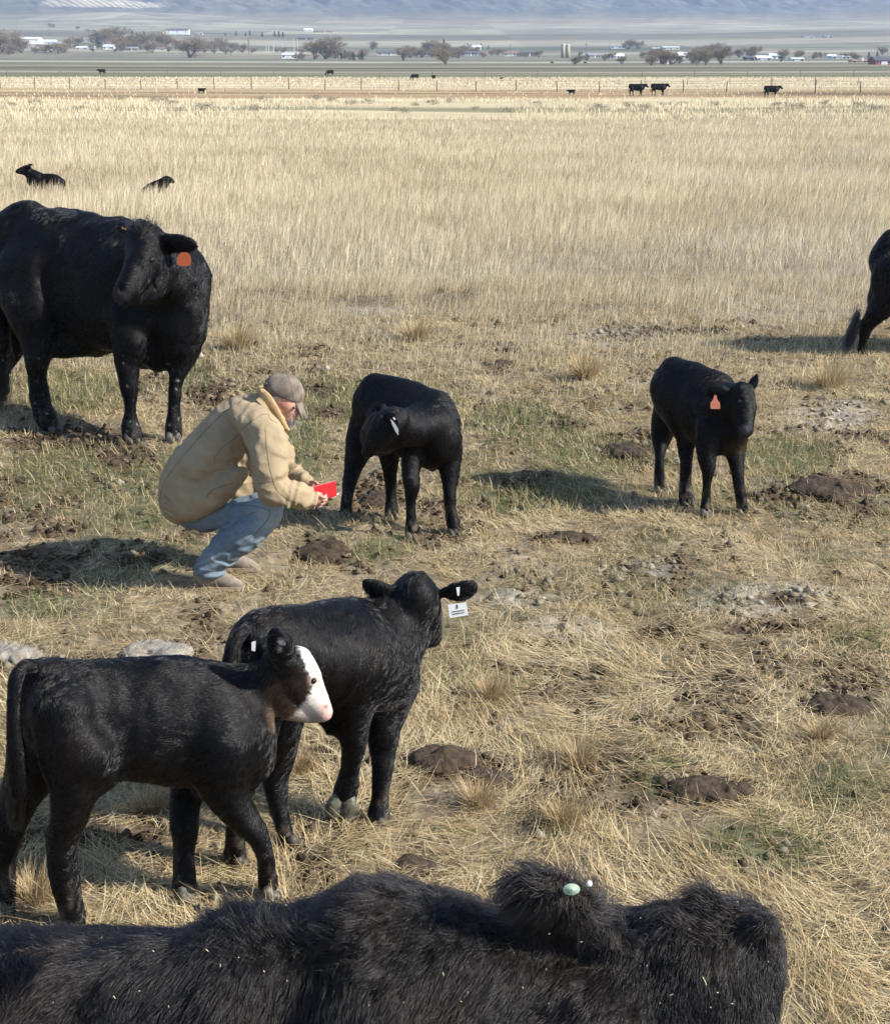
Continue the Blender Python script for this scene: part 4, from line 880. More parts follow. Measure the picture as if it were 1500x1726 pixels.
# ------------------------------------------------------------------ crouching man
def man():
    M_skin = mat('skin', attr='col', rough=.55, spec=.35, bump=.0006, bscale=220)
    M_coat = mat('canvas_jacket', (.285, .222, .138), .88, .12, noise=.14, nscale=9, bump=.003, bscale=38)
    M_seam = mat('seam_thread', (.12, .09, .06), .8)
    M_jean = mat('faded_denim', attr='col', rough=.9, spec=.1, noise=.12, nscale=40, bump=.0008, bscale=200)
    M_boot = mat('dusty_leather', (.205, .17, .135), .8, .2, noise=.25, nscale=30, bump=.0015, bscale=60)
    M_cap = mat('dusty_cap', (.165, .135, .11), .9, .1, noise=.35, nscale=28, bump=.0008, bscale=160)
    M_hairw = mat('white_stubble', (.72, .70, .66), .7)
    root = empty('person', Gd(370, 985), 'man crouching in a tan jacket, faded jeans and brown cap, holding a red notebook', 'person')
    Yn, Yf, Yc = 7.30, 7.62, 7.46               # near side, far side, centre
    # ---- body: one continuous skin
    B = Body(.0048)
    B.px([(478, 668, 7.46, 24), (483, 676, 7.46, 24)], ((0, 1, 0), .86), k=.01, sm=1)          # skull
    B.px([(470, 664, 7.46, 24), (474, 668, 7.46, 24)], ((0, 1, 0), .82), k=.01, sm=1)
    B.px([(489, 684, 7.46, 18), (487, 700, 7.46, 14), (485, 711, 7.46, 9.5)], ((0, 1, 0), .95), k=.012)   # face and chin
    B.px([(474, 690, 7.46, 15), (479, 704, 7.46, 9)], ((0, 1, 0), 1.05), k=.015)                  # jaw
    B.px([(502, 683, 7.46, 2.2), (505.5, 691, 7.46, 3.4), (503, 694, 7.46, 3)], ((0, 1, 0), .85), k=.006, sm=2)  # nose
    B.px([(499, 679, 7.46, 4.5)], ((0, 1, 0), 2.2), k=.008)                                      # brow
    B.px([(498, 700.5, 7.46, 3.2)], ((0, 1, 0), 1.6), k=.004); B.px([(496, 704.5, 7.46, 3.0)], ((0, 1, 0), 1.5), k=.004)   # lips
    B.px([(499.5, 702.6, 7.46, .9)], ((0, 1, 0), 3), k=.002, cut=True)
    for yy in (7.405, 7.515): B.px([(498, 686, yy, 2.6)], k=.004, cut=True)
    for yy in (7.378, 7.542):                                                                     # ears
        B.px([(474, 672, yy, 3.4), (472, 678, yy, 4.6), (474.5, 685, yy, 3.2)], ((.25, 1, 0), .45), k=.004)
        B.px([(474.5, 678, yy+(-.012 if yy < 7.46 else .012), 2.2)], k=.003, cut=True)
    B.px([(466, 686, 7.46, 18), (452, 702, 7.46, 18), (440, 716, 7.46, 20)], k=.015)              # neck
    B.px([(425, 735, 7.46, 30), (385, 770, 7.46, 34), (335, 825, 7.46, 26), (330, 848, 7.46, 20)], k=.03)
    B.px([(430, 728, 7.33, 16), (430, 728, 7.60, 16)], k=.02)
    for (yy, kn, sh) in ((Yn, (455, 850), [(345, 866, 7.40, 13), (400, 862, 7.34, 15), (450, 855, 7.30, 16), (420, 890, 7.31, 15), (385, 925, 7.31, 12), (357, 955, 7.31, 9.5), (356, 966, 7.31, 8)]),
                         (Yf, (455, 840), [(345, 864, 7.54, 13), (400, 856, 7.60, 15), (452, 846, 7.64, 16), (425, 880, 7.63, 15), (400, 915, 7.63, 12), (378, 936, 7.62, 8), (378, 943, 7.61, 7)])):
        B.px(sh, k=.02)
    # arms
    B.px([(432, 730, 7.28, 16), (443, 775, 7.20, 13.5), (456, 815, 7.18, 12), (485, 830, 7.19, 10.5), (512, 840, 7.20, 8), (521, 842.5, 7.20, 7.2)], k=.012)
    B.px([(432, 728, 7.64, 16), (455, 765, 7.70, 13), (470, 795, 7.70, 12), (495, 803, 7.62, 10), (513, 811, 7.54, 8), (518, 815, 7.52, 7)], k=.012)
    # near hand: palm, fingers closing round the lower edge of the book, thumb on top
    B.px([(521, 842.5, 7.20, 7), (529, 843, 7.205, 8.6), (535, 841, 7.21, 8.2)], ((0, 1, .2), .62), k=.006, sm=2)
    B.px([(528, 836, 7.21, 4.0), (535, 832.5, 7.222, 3.5), (541, 833, 7.236, 3.0)], k=.004)          # thumb
    for i, (a, b, c, d) in enumerate([((536, 836), (543, 837.5), (548, 838), (549.5, 834.5)), ((536, 840), (543.5, 842.5), (549, 842.5), (550, 838.5)), ((534, 845), (540, 848.5), (545, 847.5), (546, 843.5)), ((531, 848), (535.5, 853), (540, 852.5), (541.5, 849))]):
        yy = 7.205+.012*i
        B.px([(*a, yy, 3.3), (*b, yy-.008, 3.1), (*c, yy+.006, 2.8), (*d, yy+.024, 2.4)], k=.0025, sm=2)
    # far hand
    B.px([(518, 815, 7.52, 6.4), (525, 818, 7.50, 7.6), (530, 821, 7.48, 7)], ((0, 1, .2), .65), k=.006, sm=2)
    B.px([(524, 813, 7.47, 3.6), (530, 812.5, 7.44, 3.2), (535, 815, 7.42, 2.8)], k=.004)
    for i, (a, b, c) in enumerate([((531, 816), (537, 817), (542, 818)), ((532, 820), (538, 822), (542, 824)), ((530, 825), (536, 828), (540, 829)), ((527, 827), (532, 831.5), (536, 833))]):
        B.px([(*a, 7.48, 3.0), (*b, 7.465, 2.8), (*c, 7.44, 2.3)], k=.0025, sm=2)
    me = B.mesh('body', None, 2); V = verts(me).astype(float); x, y = proj(V[:, 0], V[:, 1], V[:, 2])
    n = noise3(V[:, 0]*30, V[:, 1]*30, V[:, 2]*30, 3)[:, None]; c = np.array([.50, .27, .19])*(1-.35*n)+np.array([.58, .30, .22])*.35*n
    red = ((V[:, 2] > .75) & (x < 485) & (y < 690) & (x > 466))[:, None]*.35; c = c*(1-red)+np.array([.50, .16, .11])*red
    hd = ((x > 515) & (y > 800))[:, None]*.5; c = c*(1-hd)+np.array([.50, .25, .19])*hd
    gry = (sstep(474, 466, x)*sstep(664, 668, y)*(V[:, 2] > .8)*(y < 684))[:, None]*.5; c = c*(1-gry)+np.array([.42, .38, .35])*gry
    colattr(me, c); link('body', me, M_skin, root, True)
    t = bvh(me)
    for yy in (7.405, 7.515): ball(root, 'eye', P(496.2, 687, yy), .008, mat('eye', (.10, .08, .07), .3), seg=8)
    # beard and side hair: short white hairs
    p, nn = samples(me, 120000); px_, py_ = proj(p[:, 0], p[:, 1], p[:, 2]); wgt = np.clip(1-np.hypot((px_-489)/11., (py_-711)/10.), 0, 1)*2.2+np.clip(1-np.hypot((px_-497)/7, (py_-697)/3.5), 0, 1)
    side = np.clip(1-np.hypot((px_-464)/10., (py_-672)/10.), 0, 1)*.8
    k = (rng.random(len(p)) < np.clip(wgt+side, 0, 1)) & (p[:, 2] > .72); p, nn = p[k], nn[k]
    dd = nn*.7+np.array([.15, 0, -.7])+rng.normal(size=p.shape)*.2; L = rng.uniform(.006, .015, len(p))
    pts = p[:, None]+dd[:, None]*L[:, None, None]*np.linspace(0, 1, 3)[None, :, None]
    curves('beard', pts, np.tile([.0009, .0007, .0003], (len(p), 1)), hairm, root, np.tile([.6, .56, .5], (len(p), 1)))
    # ---- jacket
    J = Body(.0075)
    J.px([(312, 838, Yc, 38), (326, 802, Yc, 48), (362, 760, Yc, 49), (400, 715, Yc, 44), (430, 694, Yc, 30)], ((0, 1, 0), 1.22), k=.04)
    J.px([(308, 822, Yc, 38), (304, 850, Yc, 31), (330, 843, Yc, 27), (382, 815, Yc, 22)], ((0, 1, 0), 1.35), k=.03)
    J.px([(420, 720, Yc, 42), (438, 745, Yc, 36), (430, 790, Yc, 36), (400, 810, Yc, 40)], ((0, 1, 0), 1.1), k=.03)
    J.px([(412, 700, 7.30, 26), (432, 716, 7.24, 30), (447, 745, 7.18, 32), (452, 780, 7.14, 33), (452, 808, 7.12, 29), (466, 824, 7.12, 25), (490, 832, 7.15, 21), (508, 838, 7.18, 17.5), (520, 843, 7.19, 14.5)], k=.012)   # near sleeve
    J.px([(425, 706, 7.62, 26), (446, 730, 7.70, 28), (468, 760, 7.74, 25), (478, 785, 7.72, 22), (495, 798, 7.64, 17), (508, 808, 7.56, 14), (514, 812, 7.53, 12)], k=.02)
    J.px([(452, 668, Yc, 17), (462, 690, Yc, 19), (470, 708, Yc, 17)], ((0, 1, 0), 1.15), k=.012)    # collar
    for _o, _s in ((-.10, 1), (.12, 1)): J.px([(308, 848, Yc+_o, 30), (342, 839, Yc+_o*1.25, 29), (379, 815, Yc+_o*1.5, 22), (404, 801, Yc+_o*1.6, 14), (415, 797, Yc+_o*1.6, 10)], ((0, 1, 0), .9), k=.03)
    J.px([(466, 660, Yc, 17), (479, 682, Yc, 16), (486, 704, Yc, 11)], ((0, 1, 0), 1.12), k=.004, cut=True)
    # cuffs opened for the wrists
    J.px([(524, 845, 7.195, 10), (535, 850, 7.20, 11)], k=.003, cut=True); J.px([(518, 816, 7.52, 9), (526, 822, 7.50, 9)], k=.003, cut=True)
    def folds(p):
        x, y = proj(p[:, 0], p[:, 1], p[:, 2]); q = p[:, 0]*.8-p[:, 2]*.6; s = p[:, 0]*.6+p[:, 2]*.8
        f = .015*(noise3(q*7, p[:, 1]*4, s*17, 2)-.5)+.010*(noise3(q*16, p[:, 1]*10, s*34, 5)-.5); w0 = noise3(q*9, p[:, 1]*8, s*9, 31); f += -.007*(1-np.abs(noise3(q*10+w0*2, p[:, 1]*7, s*30+w0*3, 33)*2-1))**4
        # crosswise rucks on the forearm, irregular; long drags from the armpit to the waist
        wn = noise3(p[:, 0]*11, p[:, 1]*9, p[:, 2]*11, 7); sl = sstep(462, 490, x)*sstep(785, 805, y)
        f += sl*(.0045*np.sin((x*.93+y*.36)*.40+7*wn)+.006*(noise3((x*.93+y*.36)*.11, p[:, 1]*12, (y*.9-x*.3)*.03, 8)-.5))
        e1 = (x-440)*.5+(y-735)*.87; e2 = (x-440)*.87-(y-735)*.5
        rid = 1-np.abs(noise3(e2*.055+wn, p[:, 1]*5, e1*.012, 19)*2-1); f -= .006*(rid**3)*sstep(432, 415, x)*sstep(735, 765, y)*sstep(285, 320, x)
        rid = 1-np.abs(noise3(e1*.06, p[:, 1]*5, e2*.02+wn, 23)*2-1); f -= .012*(rid**3)*sstep(425, 440, x)*sstep(700, 730, y)
        ar = np.exp(-((x-(418+(y-760)*.12))/7.)**2)*sstep(742, 765, y)*sstep(838, 815, y); f += .016*ar
        return f
    mj = J.mesh('jacket', folds, 2); jo = link('jacket', mj, M_coat, root, True); tj = bvh(mj)
    def seam(par, t, pts, r=.0012, m=M_seam, name='seam', off=.0006):
        a = catmull([(x, y, 0, 0) for x, y in pts], 7); L = []
        for q in a:
            h_, n_ = hit(t, q[0], q[1])
            if h_: L.append(np.array(h_)+np.array(n_)*off)
        if len(L) > 2:
            L = [q for i, q in enumerate(L) if i == 0 or np.linalg.norm(q-L[i-1]) < .08]
            mb = MB(); mb.tube(L, r, 5); mb.build(name, m, par, True)
    seam(jo, tj, [(404, 672), (372, 700), (335, 738), (298, 782), (276, 815), (270, 845), (271, 862)])
    seam(jo, tj, [(447, 718), (450, 760), (456, 795), (466, 825), (480, 838), (500, 853)])
    seam(jo, tj, [(441, 699), (452, 698), (455, 706), (467, 713)])
    seam(jo, tj, [(441, 699), (415, 717), (395, 739), (372, 757), (362, 772), (362, 781)])
    seam(jo, tj, [(348, 838), (358, 826), (380, 818), (395, 813)], .0014)
    seam(jo, tj, [(433, 816), (450, 813), (463, 811)], .0014); seam(jo, tj, [(346, 840), (349, 848)], .0014)
    seam(jo, tj, [(276, 868), (300, 880), (325, 882), (348, 872), (390, 850), (425, 832)], .0012, mat('hem_thread', (.40, .29, .16), .9), 'hem')
    # turned-up corduroy collar
    Bc = Body(.005)
    Bc.px([(442, 660, Yc-.085, 6), (452, 672, Yc-.11, 8), (465, 694, Yc-.115, 8), (476, 715, Yc-.09, 7), (485, 724, Yc-.06, 4)], ((.2, 1, 0), .45), k=.01)
    Bc.px([(442, 660, Yc-.085, 6), (437, 661, Yc, 6), (442, 660, Yc+.085, 6)], ((.8, 0, .6), .5), k=.01)
    Bc.px([(440, 656, Yc+.085, 7), (452, 672, Yc+.11, 8), (465, 694, Yc+.115, 8), (476, 715, Yc+.09, 7), (485, 724, Yc+.06, 4)], ((-.2, 1, 0), .45), k=.01)
    mc = Bc.mesh('collar', None, 1); link('collar', mc, mat('collar_corduroy', (.40, .27, .13), .9, noise=.15, nscale=60, bump=.0015, bscale=140), root, True)
    # ---- jeans
    Jn = Body(.0065)
    Jn.px([(322, 866, Yc, 25), (350, 872, Yc, 24)], ((0, 1, 0), 1.35), k=.03)
    Jn.px([(340, 874, 7.40, 21), (375, 868, 7.36, 22), (400, 862, 7.33, 23), (435, 854, 7.30, 23.5), (452, 855, 7.29, 25), (445, 872, 7.30, 27), (415, 893, 7.30, 33), (385, 920, 7.31, 28), (362, 944, 7.31, 24), (354, 958, 7.31, 24)], k=.02)
    Jn.px([(342, 868, 7.54, 24), (395, 854, 7.60, 24), (440, 848, 7.64, 23), (450, 850, 7.64, 22), (435, 872, 7.64, 24), (410, 892, 7.63, 26), (388, 915, 7.63, 23), (378, 935, 7.62, 20), (377, 942, 7.62, 19)], k=.02)
    Jn.px([(345, 973, 7.31, 12), (368, 975, 7.31, 12)], ((0, 1, 0), 1.6), k=.004, cut=True)
    Jn.px([(365, 962, 7.62, 9), (392, 964, 7.62, 10)], ((0, 1, 0), 1.6), k=.004, cut=True)
    def jf(p):
        x, y = proj(p[:, 0], p[:, 1], p[:, 2]); s = (x*.75-y*.66)
        f = .014*(noise3(p[:, 0]*9, p[:, 1]*7, p[:, 2]*20, 12)-.5)+.007*(noise3(p[:, 0]*22, p[:, 1]*18, p[:, 2]*40, 15)-.5)
        lo = sstep(905, 955, y); f += lo*.0065*np.sin(y*.42+x*.12+8*noise3(p[:, 0]*12, p[:, 1]*12, p[:, 2]*12, 17))
        kn = np.exp(-((x-385)**2+(y-885)**2)/500.); f += kn*.006*np.sin((x*.45+y*.9)*.42+5*noise3(p[:, 0]*9, p[:, 1]*9, p[:, 2]*9, 14)); f -= .007*(1-np.abs(noise3(p[:, 0]*13, p[:, 1]*8, p[:, 2]*26, 41)*2-1))**4
        return f
    mj2 = Jn.mesh('jeans', jf, 2); V = verts(mj2).astype(float); x, y = proj(V[:, 0], V[:, 1], V[:, 2])
    c = np.array([.115, .155, .19])+0*V; wn = noise3(V[:, 0]*12, V[:, 1]*12, V[:, 2]*12, 5)
    fade = np.clip(np.exp(-((x-456)**2/900.+(y-862)**2/1500.))*1.1+np.exp(-((x-352)**2+(y-945)**2)/300.)*.6+.25*wn, 0, 1)[:, None]; c = c*(1-fade*.8)+np.array([.29, .33, .335])*fade*.8
    dirt = (sstep(400, 340, x)*sstep(915, 870, y))[:, None]*.5; c = c*(1-dirt)+np.array([.15, .155, .145])*dirt
    colattr(mj2, c); jn = link('jeans', mj2, M_jean, root, True); t2 = bvh(mj2); M_st = mat('denim_seam', (.07, .09, .13), .9)
    seam(jn, t2, [(392, 851), (420, 852), (448, 858), (455, 863), (450, 876), (440, 889), (424, 905), (405, 918), (385, 930)], .0015, M_st)
    seam(jn, t2, [(370, 897), (385, 890), (405, 876), (430, 862)], .0013, M_st)
    seam(jn, t2, [(322, 958), (335, 961), (352, 962), (370, 961)], .0018, M_st, 'hem')
    # belt-side strip between jacket and jeans is the jeans themselves
    # ---- boots
    for (dx, dy, yy, sc) in ((0, 0, 7.31, 1.0), (27, -30, 7.62, .8)):
        K = Body(.006); f = lambda x, y, r, o=0: (365+(x-365)*1.0+dx, y+dy, yy+o, r*.97)
        K.px([f(340, 966, 15), f(345, 975, 15), f(368, 974, 14), f(385, 980, 12.5), f(398, 984, 9.5), f(405, 986, 6.5)], ((-.25, 1, 0), .8), k=.01)
        K.px([f(336, 978, 10), f(350, 982, 9)], ((-.25, 1, 0), .9), k=.01)
        K.px([f(350, 955, 11), f(348, 968, 13)], k=.01)
        # flat sole
        zb = .004; mb_ = K.mesh('boot', None, 2); V = verts(mb_); V[:, 2] = np.maximum(V[:, 2], zb); mb_.vertices.foreach_set('co', V.ravel()); mb_.update()
        bo = link('boot', mb_, M_boot, root, True); x0, x1 = V[:, 0].min(), V[:, 0].max()
        lowv = V[V[:, 2] < .03]; S = MB(); pts = []
        xs = np.linspace(lowv[:, 0].min(), lowv[:, 0].max(), 16); up = []; dn = []
        for i, xx in enumerate(xs):
            b = lowv[np.abs(lowv[:, 0]-xx) < .018]
            if len(b): up.append((xx, b[:, 1].max()+.004)); dn.append((xx, b[:, 1].min()-.004))
        ring = up+dn[::-1]; nR = len(ring)
        S.add([(a, b, .0) for a, b in ring]+[(a, b, .020) for a, b in ring], [tuple(range(nR))[::-1], tuple(range(nR, 2*nR))]+[(i, (i+1) % nR, (i+1) % nR+nR, i+nR) for i in range(nR)])
        S.build('sole', mat('sole', (.26, .21, .155), .8), bo)
    # ---- cap: crown, brim, strap, button
    C = Body(.0045)
    C.px([(470, 655, Yc, 25.5), (482, 657, Yc, 27), (487, 663, Yc, 26)], ((0, 1, 0), .88), k=.01)
    C.px([(476, 688, Yc, 21), (489, 694, Yc, 24), (470, 679, Yc, 17), (457, 677, Yc, 12)], ((0, 1, 0), 2.4), k=.003, cut=True)
    C.px([(472, 671, Yc, 11), (465, 668, Yc, 10)], ((0, 1, 0), 3), k=.004, cut=True)
    mc = C.mesh('cap', lambda p: .004*(noise3(p[:, 0]*22, p[:, 1]*22, p[:, 2]*22, 4)-.5), 1); co = link('cap', mc, M_cap, root, True); tc_ = bvh(mc)
    Br = Body(.0045); A0 = P(503, 669, Yc); A1 = P(516, 703, Yc); ax = (A1-A0)/np.linalg.norm(A1-A0); L = np.linalg.norm(A1-A0)
    nrm = np.cross(ax, [0, 1, 0]); nrm /= np.linalg.norm(nrm)
    for s in np.linspace(-1, 1, 9):
        off = s*.078; e = A0+ax*(L*(1.04-.30*s*s)); st = A0-ax*.012; dn = -nrm*(.022*s*s)*np.sign(nrm[0]) if False else np.zeros(3)
        cdrop = np.array([-.060, 0, -.012])*s*s
        Br.w([[*(st+[0, off, 0]+cdrop), .009], [*((st+e)/2+[0, off, 0]+cdrop), .009], [*(e+[0, off*.96, 0]+cdrop), .0075]], k=.012, sm=2)
    mbr = Br.mesh('cap_brim', None, 2); link('cap_brim', mbr, M_cap, co, True)
    mb = MB(); mb.tube([P(449, 646, Yc-.062), P(447, 650, Yc-.03), P(446.5, 651, Yc), P(447, 650, Yc+.03), P(449, 646, Yc+.062)], .006, 6); mb.build('cap_strap', mat('cap_strap', (.06, .07, .08), .6), co, True)
    ball(co, 'cap_button', P(484, 629.5, Yc), .007, M_cap, (1, 1, .6), 6)
    seam(co, tc_, [(455, 652), (466, 662), (480, 670), (495, 678), (508, 684)], .0011, mat('cap_seam', (.07, .06, .055), .9), 'cap_seam')
    seam(co, tc_, [(484, 630), (489, 645), (493, 662), (495, 674)], .0009, M_seam, 'cap_seam')
    # ---- the red book he holds
    a = [(527, 821.5), (565, 811.5), (568, 836), (531, 845)]
    bk = empty('notebook', P(548, 829, 7.26), 'small red notebook held open in the crouching man\'s hands', 'notebook')
    def slab(name, y0, th, m, par, grow=0, tl=.0012):
        cx = sum(q[0] for q in a)/4; cy = sum(q[1] for q in a)/4; q = [(cx+(x-cx)*(1+grow), cy+(y-cy)*(1+grow)) for x, y in a]
        f = [P(x, y, y0+.0016*(x-548)) for x, y in q]; bb = [v+np.array([0, th, .004]) for v in f]
        me = bpy.data.meshes.new(name); me.from_pydata([tuple(v) for v in f+bb], [], [(0, 1, 2, 3), (7, 6, 5, 4), (0, 4, 5, 1), (1, 5, 6, 2), (2, 6, 7, 3), (3, 7, 4, 0)]); me.update()
        return link(name, me, m, par)
    M_red = mat('red_cover', (.42, .014, .02), .45, .4, noise=.05, nscale=40)
    slab('cover', 7.245, .002, M_red, bk); slab('pages', 7.2475, .006, mat('paper', (.75, .73, .68), .8), bk, -.04)
    slab('cover', 7.254, .002, M_red, bk, .01)
    mb = MB(); mb.tube([P(560, 838, 7.275), P(568.5, 833.5, 7.285), P(571, 832, 7.287)], [.004, .0045, .002], 6); pn = mb.build('pen', mat('white_plastic', (.75, .75, .75), .4), None, True)
    tag(pn, 'white pen end showing at the corner of the red notebook', 'pen')
man()
# ------------------------------------------------------------------ far cattle
G1 = 'black cattle grazing far out in the pasture'
far_cow(76, 325, 50, 'lie', True, 'black calf lying in tall dry grass at far left, head raised', 'calf', 'calves lying in the tall grass')
far_cow(266, 334, 42, 'sit', False, 'dark calf half hidden by dry grass behind the large cow, nose to the right', 'calf', 'calves lying in the tall grass')
for a in [(172, 125, 9, 'stand', True, 'leftmost black cow on the far green strip', 'cow'), (340, 157, 9, 'stand', False, 'small black calf alone at the wire fence in the left half', 'calf'),
          (556, 127, 9.5, 'graze', True, 'grazing black cow on the far green strip, above the crouching man', 'cow'), (699, 134, 9.5, 'graze', True, 'humped black cow grazing just beyond the fence in the middle', 'cow'),
          (731, 134, 8, 'stand', True, 'narrow black cow seen end-on right of the humped one', 'cow'), (845, 133, 4.5, 'lie', False, 'tiny black animal lying beyond the fence right of the middle', 'calf'),
          (963, 159.5, 9, 'stand', True, 'small black calf left of the two cows standing nose to tail', 'calf'), (1073, 161, 20, 'stand', False, 'black cow at the fence, left one of the two standing nose to tail', 'cow'),
          (1110, 160, 19.5, 'stand', False, 'black cow at the fence, right one of the two standing nose to tail', 'cow'), (1300, 163, 19, 'stand', False, 'black cow walking alone along the fence at the right', 'cow'),
          (930, 106.5, 3.5, 'graze', False, 'tiny dark cow near the farms, left of two specks', 'cow'), (986, 107, 3.5, 'graze', False, 'tiny dark cow near the farms, right of two specks', 'cow')]:
    x, y, h, md, lf, lab, cat = a; lk = .45 if 'end-on' in lab else 1.0
    far_cow(x, y, h, md, lf, lab, cat, G1, lenk=lk)

# ------------------------------------------------------------------ fences
M_post = mat('weathered_post', (.13, .10, .075), .9, noise=.3, nscale=3); M_wire = mat('rusty_wire', (.16, .12, .09), .6)
def fence(pts, spacing, hgt, rad, label, wires=4, wr=.006, stays=True):
    root = empty('wire_fence', (*pts[0], float(ground_z(*pts[0]))), label, 'fence'); P_ = []
    for a, b in zip(pts[:-1], pts[1:]):
        L = math.dist(a, b); n = max(1, round(L/spacing))
        for i in range(n): t = i/n; P_.append((a[0]+(b[0]-a[0])*t, a[1]+(b[1]-a[1])*t))
    for i, (x, y) in enumerate(P_[:99]):
        z = float(ground_z(x, y)); h = hgt*random.uniform(.88, 1.1); mb = MB(); l1, l2 = random.gauss(0, .05), random.gauss(0, .05)
        mb.tube([(x, y, z-.1), (x+l1*.5, y, z+h*.5), (x+l1, y+l2, z+h)], [rad, rad*.95, rad*.85], 7); mb.build('post', M_post, root)
    for w_ in range(wires):
        mb = MB(); h = hgt*(.25+.68*w_/max(1, wires-1)); mb.tube([(x, y, float(ground_z(x, y))+h) for x, y in P_], wr, 4); mb.build('wire', M_wire, root)
    return root
fence([(-75, 212), (-20, 198), (18, 180), (60, 166)], 5.0, 1.35, .065, 'wire fence on wooden posts crossing the whole pasture behind the tall grass')
fence([(-105, 330), (20, 335), (110, 330)], 11.0, 1.3, .06, 'faint second wire fence along the far green strip', 3, .008)
fence([(30, 232), (62, 232), (85, 230)], 6, 1.2, .05, 'short wire fence behind the main one at the right', 3, .006)

# ------------------------------------------------------------------ sagebrush
ORD = ['nearest', 'second', 'third', 'fourth', 'fifth', 'sixth', 'seventh', 'eighth', 'ninth', 'tenth', 'eleventh', 'twelfth', 'thirteenth', 'fourteenth', 'fifteenth', 'sixteenth', 'seventeenth', 'eighteenth', 'nineteenth', 'twentieth']
def ordinal_labels(items, marks, noun, adj, cat, group, pre=''):
    """tell look-alikes apart by the landmark they stand beside and their place beside it"""
    cnt = {}
    for x, o in sorted(items, key=lambda t: min(abs(t[0]-m[0]) for m in marks)):
        mx, nm = min(marks, key=lambda m: abs(m[0]-x)); side = 'left' if x < mx else 'right'; k = cnt.get((nm, side), 0); cnt[(nm, side)] = k+1
        tag(o, '%s %s, %s%s to the %s of %s' % (adj, noun, pre, ORD[min(k, 19)], side, nm), cat, group)
sage_l = []
M_sage = ramp_mat('sage', [(0, (.14, .125, .095)), (.5, (.24, .22, .165)), (1, (.38, .35, .27))], .15)
def leafcloud(name, n, shape, s, seed):
    r = np.random.default_rng(seed); c = shape(r, n); a = r.normal(size=(n, 3)); a /= np.linalg.norm(a, axis=1)[:, None]; b = np.cross(a, r.normal(size=(n, 3))); b /= np.linalg.norm(b, axis=1)[:, None]
    sc = s*r.uniform(.6, 1.3, n)[:, None]; V = np.stack([c-a*sc, c+b*sc*.5, c+a*sc, c-b*sc*.5], 1).reshape(-1, 3); Q = np.arange(4*n).reshape(-1, 4)
    me = mesh_np(name, V, Q); fattr(me, np.repeat(r.random(n), 4)); return me
def shrubshape(r, n):
    k = r.uniform(-.5, .5, (14, 3))*[1, 1, .4]+[0, 0, .35]; c = k[r.integers(0, 14, n)]+r.normal(size=(n, 3))*.12; c[:, 2] = np.abs(c[:, 2]); return c
shm = [leafcloud('sagebrush', 420, shrubshape, .05, 60+i) for i in range(4)]
SH = [(22, 178), (60, 176), (135, 186), (205, 168), (268, 171), (290, 177), (300, 188), (345, 185), (430, 186), (440, 170), (530, 168), (560, 170), (592, 176), (620, 174), (665, 186), (682, 190), (700, 178), (728, 176), (760, 172), (800, 184), (855, 188), (905, 176), (1060, 180), (1090, 184), (1120, 178), (1150, 176), (1205, 178), (1260, 188), (1308, 178), (1390, 178), (1448, 180), (1475, 186), (1340, 182), (1010, 186)]
for i, (x, y) in enumerate(SH):
    g = ground_at(x, y); o = bpy.data.objects.new('sagebrush', shm[i % 4]); COL.objects.link(o); o.location = g; s = random.uniform(.5, 1.05); o.scale = (s*1.2, s, s*.75); o.rotation_euler.z = random.uniform(0, 6)
    if i < 4: shm[i].materials.append(M_sage)
    sage_l.append((x, o))
ordinal_labels(sage_l, [(60, 'the lying calf at far left'), (340, 'the lone small calf at the fence'), (556, 'the grazing cow above the man'), (715, 'the humped grazing cow'), (963, 'the small calf left of the cow pair'), (1092, 'the two cows standing nose to tail'), (1300, 'the cow walking along the fence')],
    'sagebrush clump', 'grey', 'shrub', 'sagebrush clumps before the fence')
# ------------------------------------------------------------------ far trees
M_bark = mat('bare_bark', (.17, .14, .12), .95); M_twig = mat('bare_twigs', (.20, .155, .10), .95); M_ever = ramp_mat('evergreen', [(0, (.02, .035, .02)), (.6, (.04, .06, .035)), (1, (.07, .09, .05))], .1)
M_willow = mat('yellow_twigs', (.30, .25, .15), .95)
def bare_tree(seed):
    r = random.Random(seed); T = MB(); W = MB()
    def br(p, d, L, rad, lv):
        q = p+d*L
        (T if lv < 2 else W).tube([p, (p+q)/2+np.array([r.gauss(0, .05)*L for _ in range(3)]), q], [rad, rad*.8, rad*.6], 4 if lv < 2 else 3)
        if lv >= 4: return
        for _ in range(3 if lv < 3 else 4):
            dd = d+np.array([r.gauss(0, .55), r.gauss(0, .55), r.gauss(.1, .3)]); dd /= np.linalg.norm(dd); br(q if r.random() < .6 else p+(q-p)*r.uniform(.4, .9), dd, L*r.uniform(.58, .82), max(rad*.55, .05), lv+1)
    for _ in range(4):
        d0 = np.array([r.gauss(0, .45), r.gauss(0, .45), 1.]); br(np.zeros(3), d0/np.linalg.norm(d0), r.uniform(1.2, 2.4), .24, 0)
    return T, W
BT = []
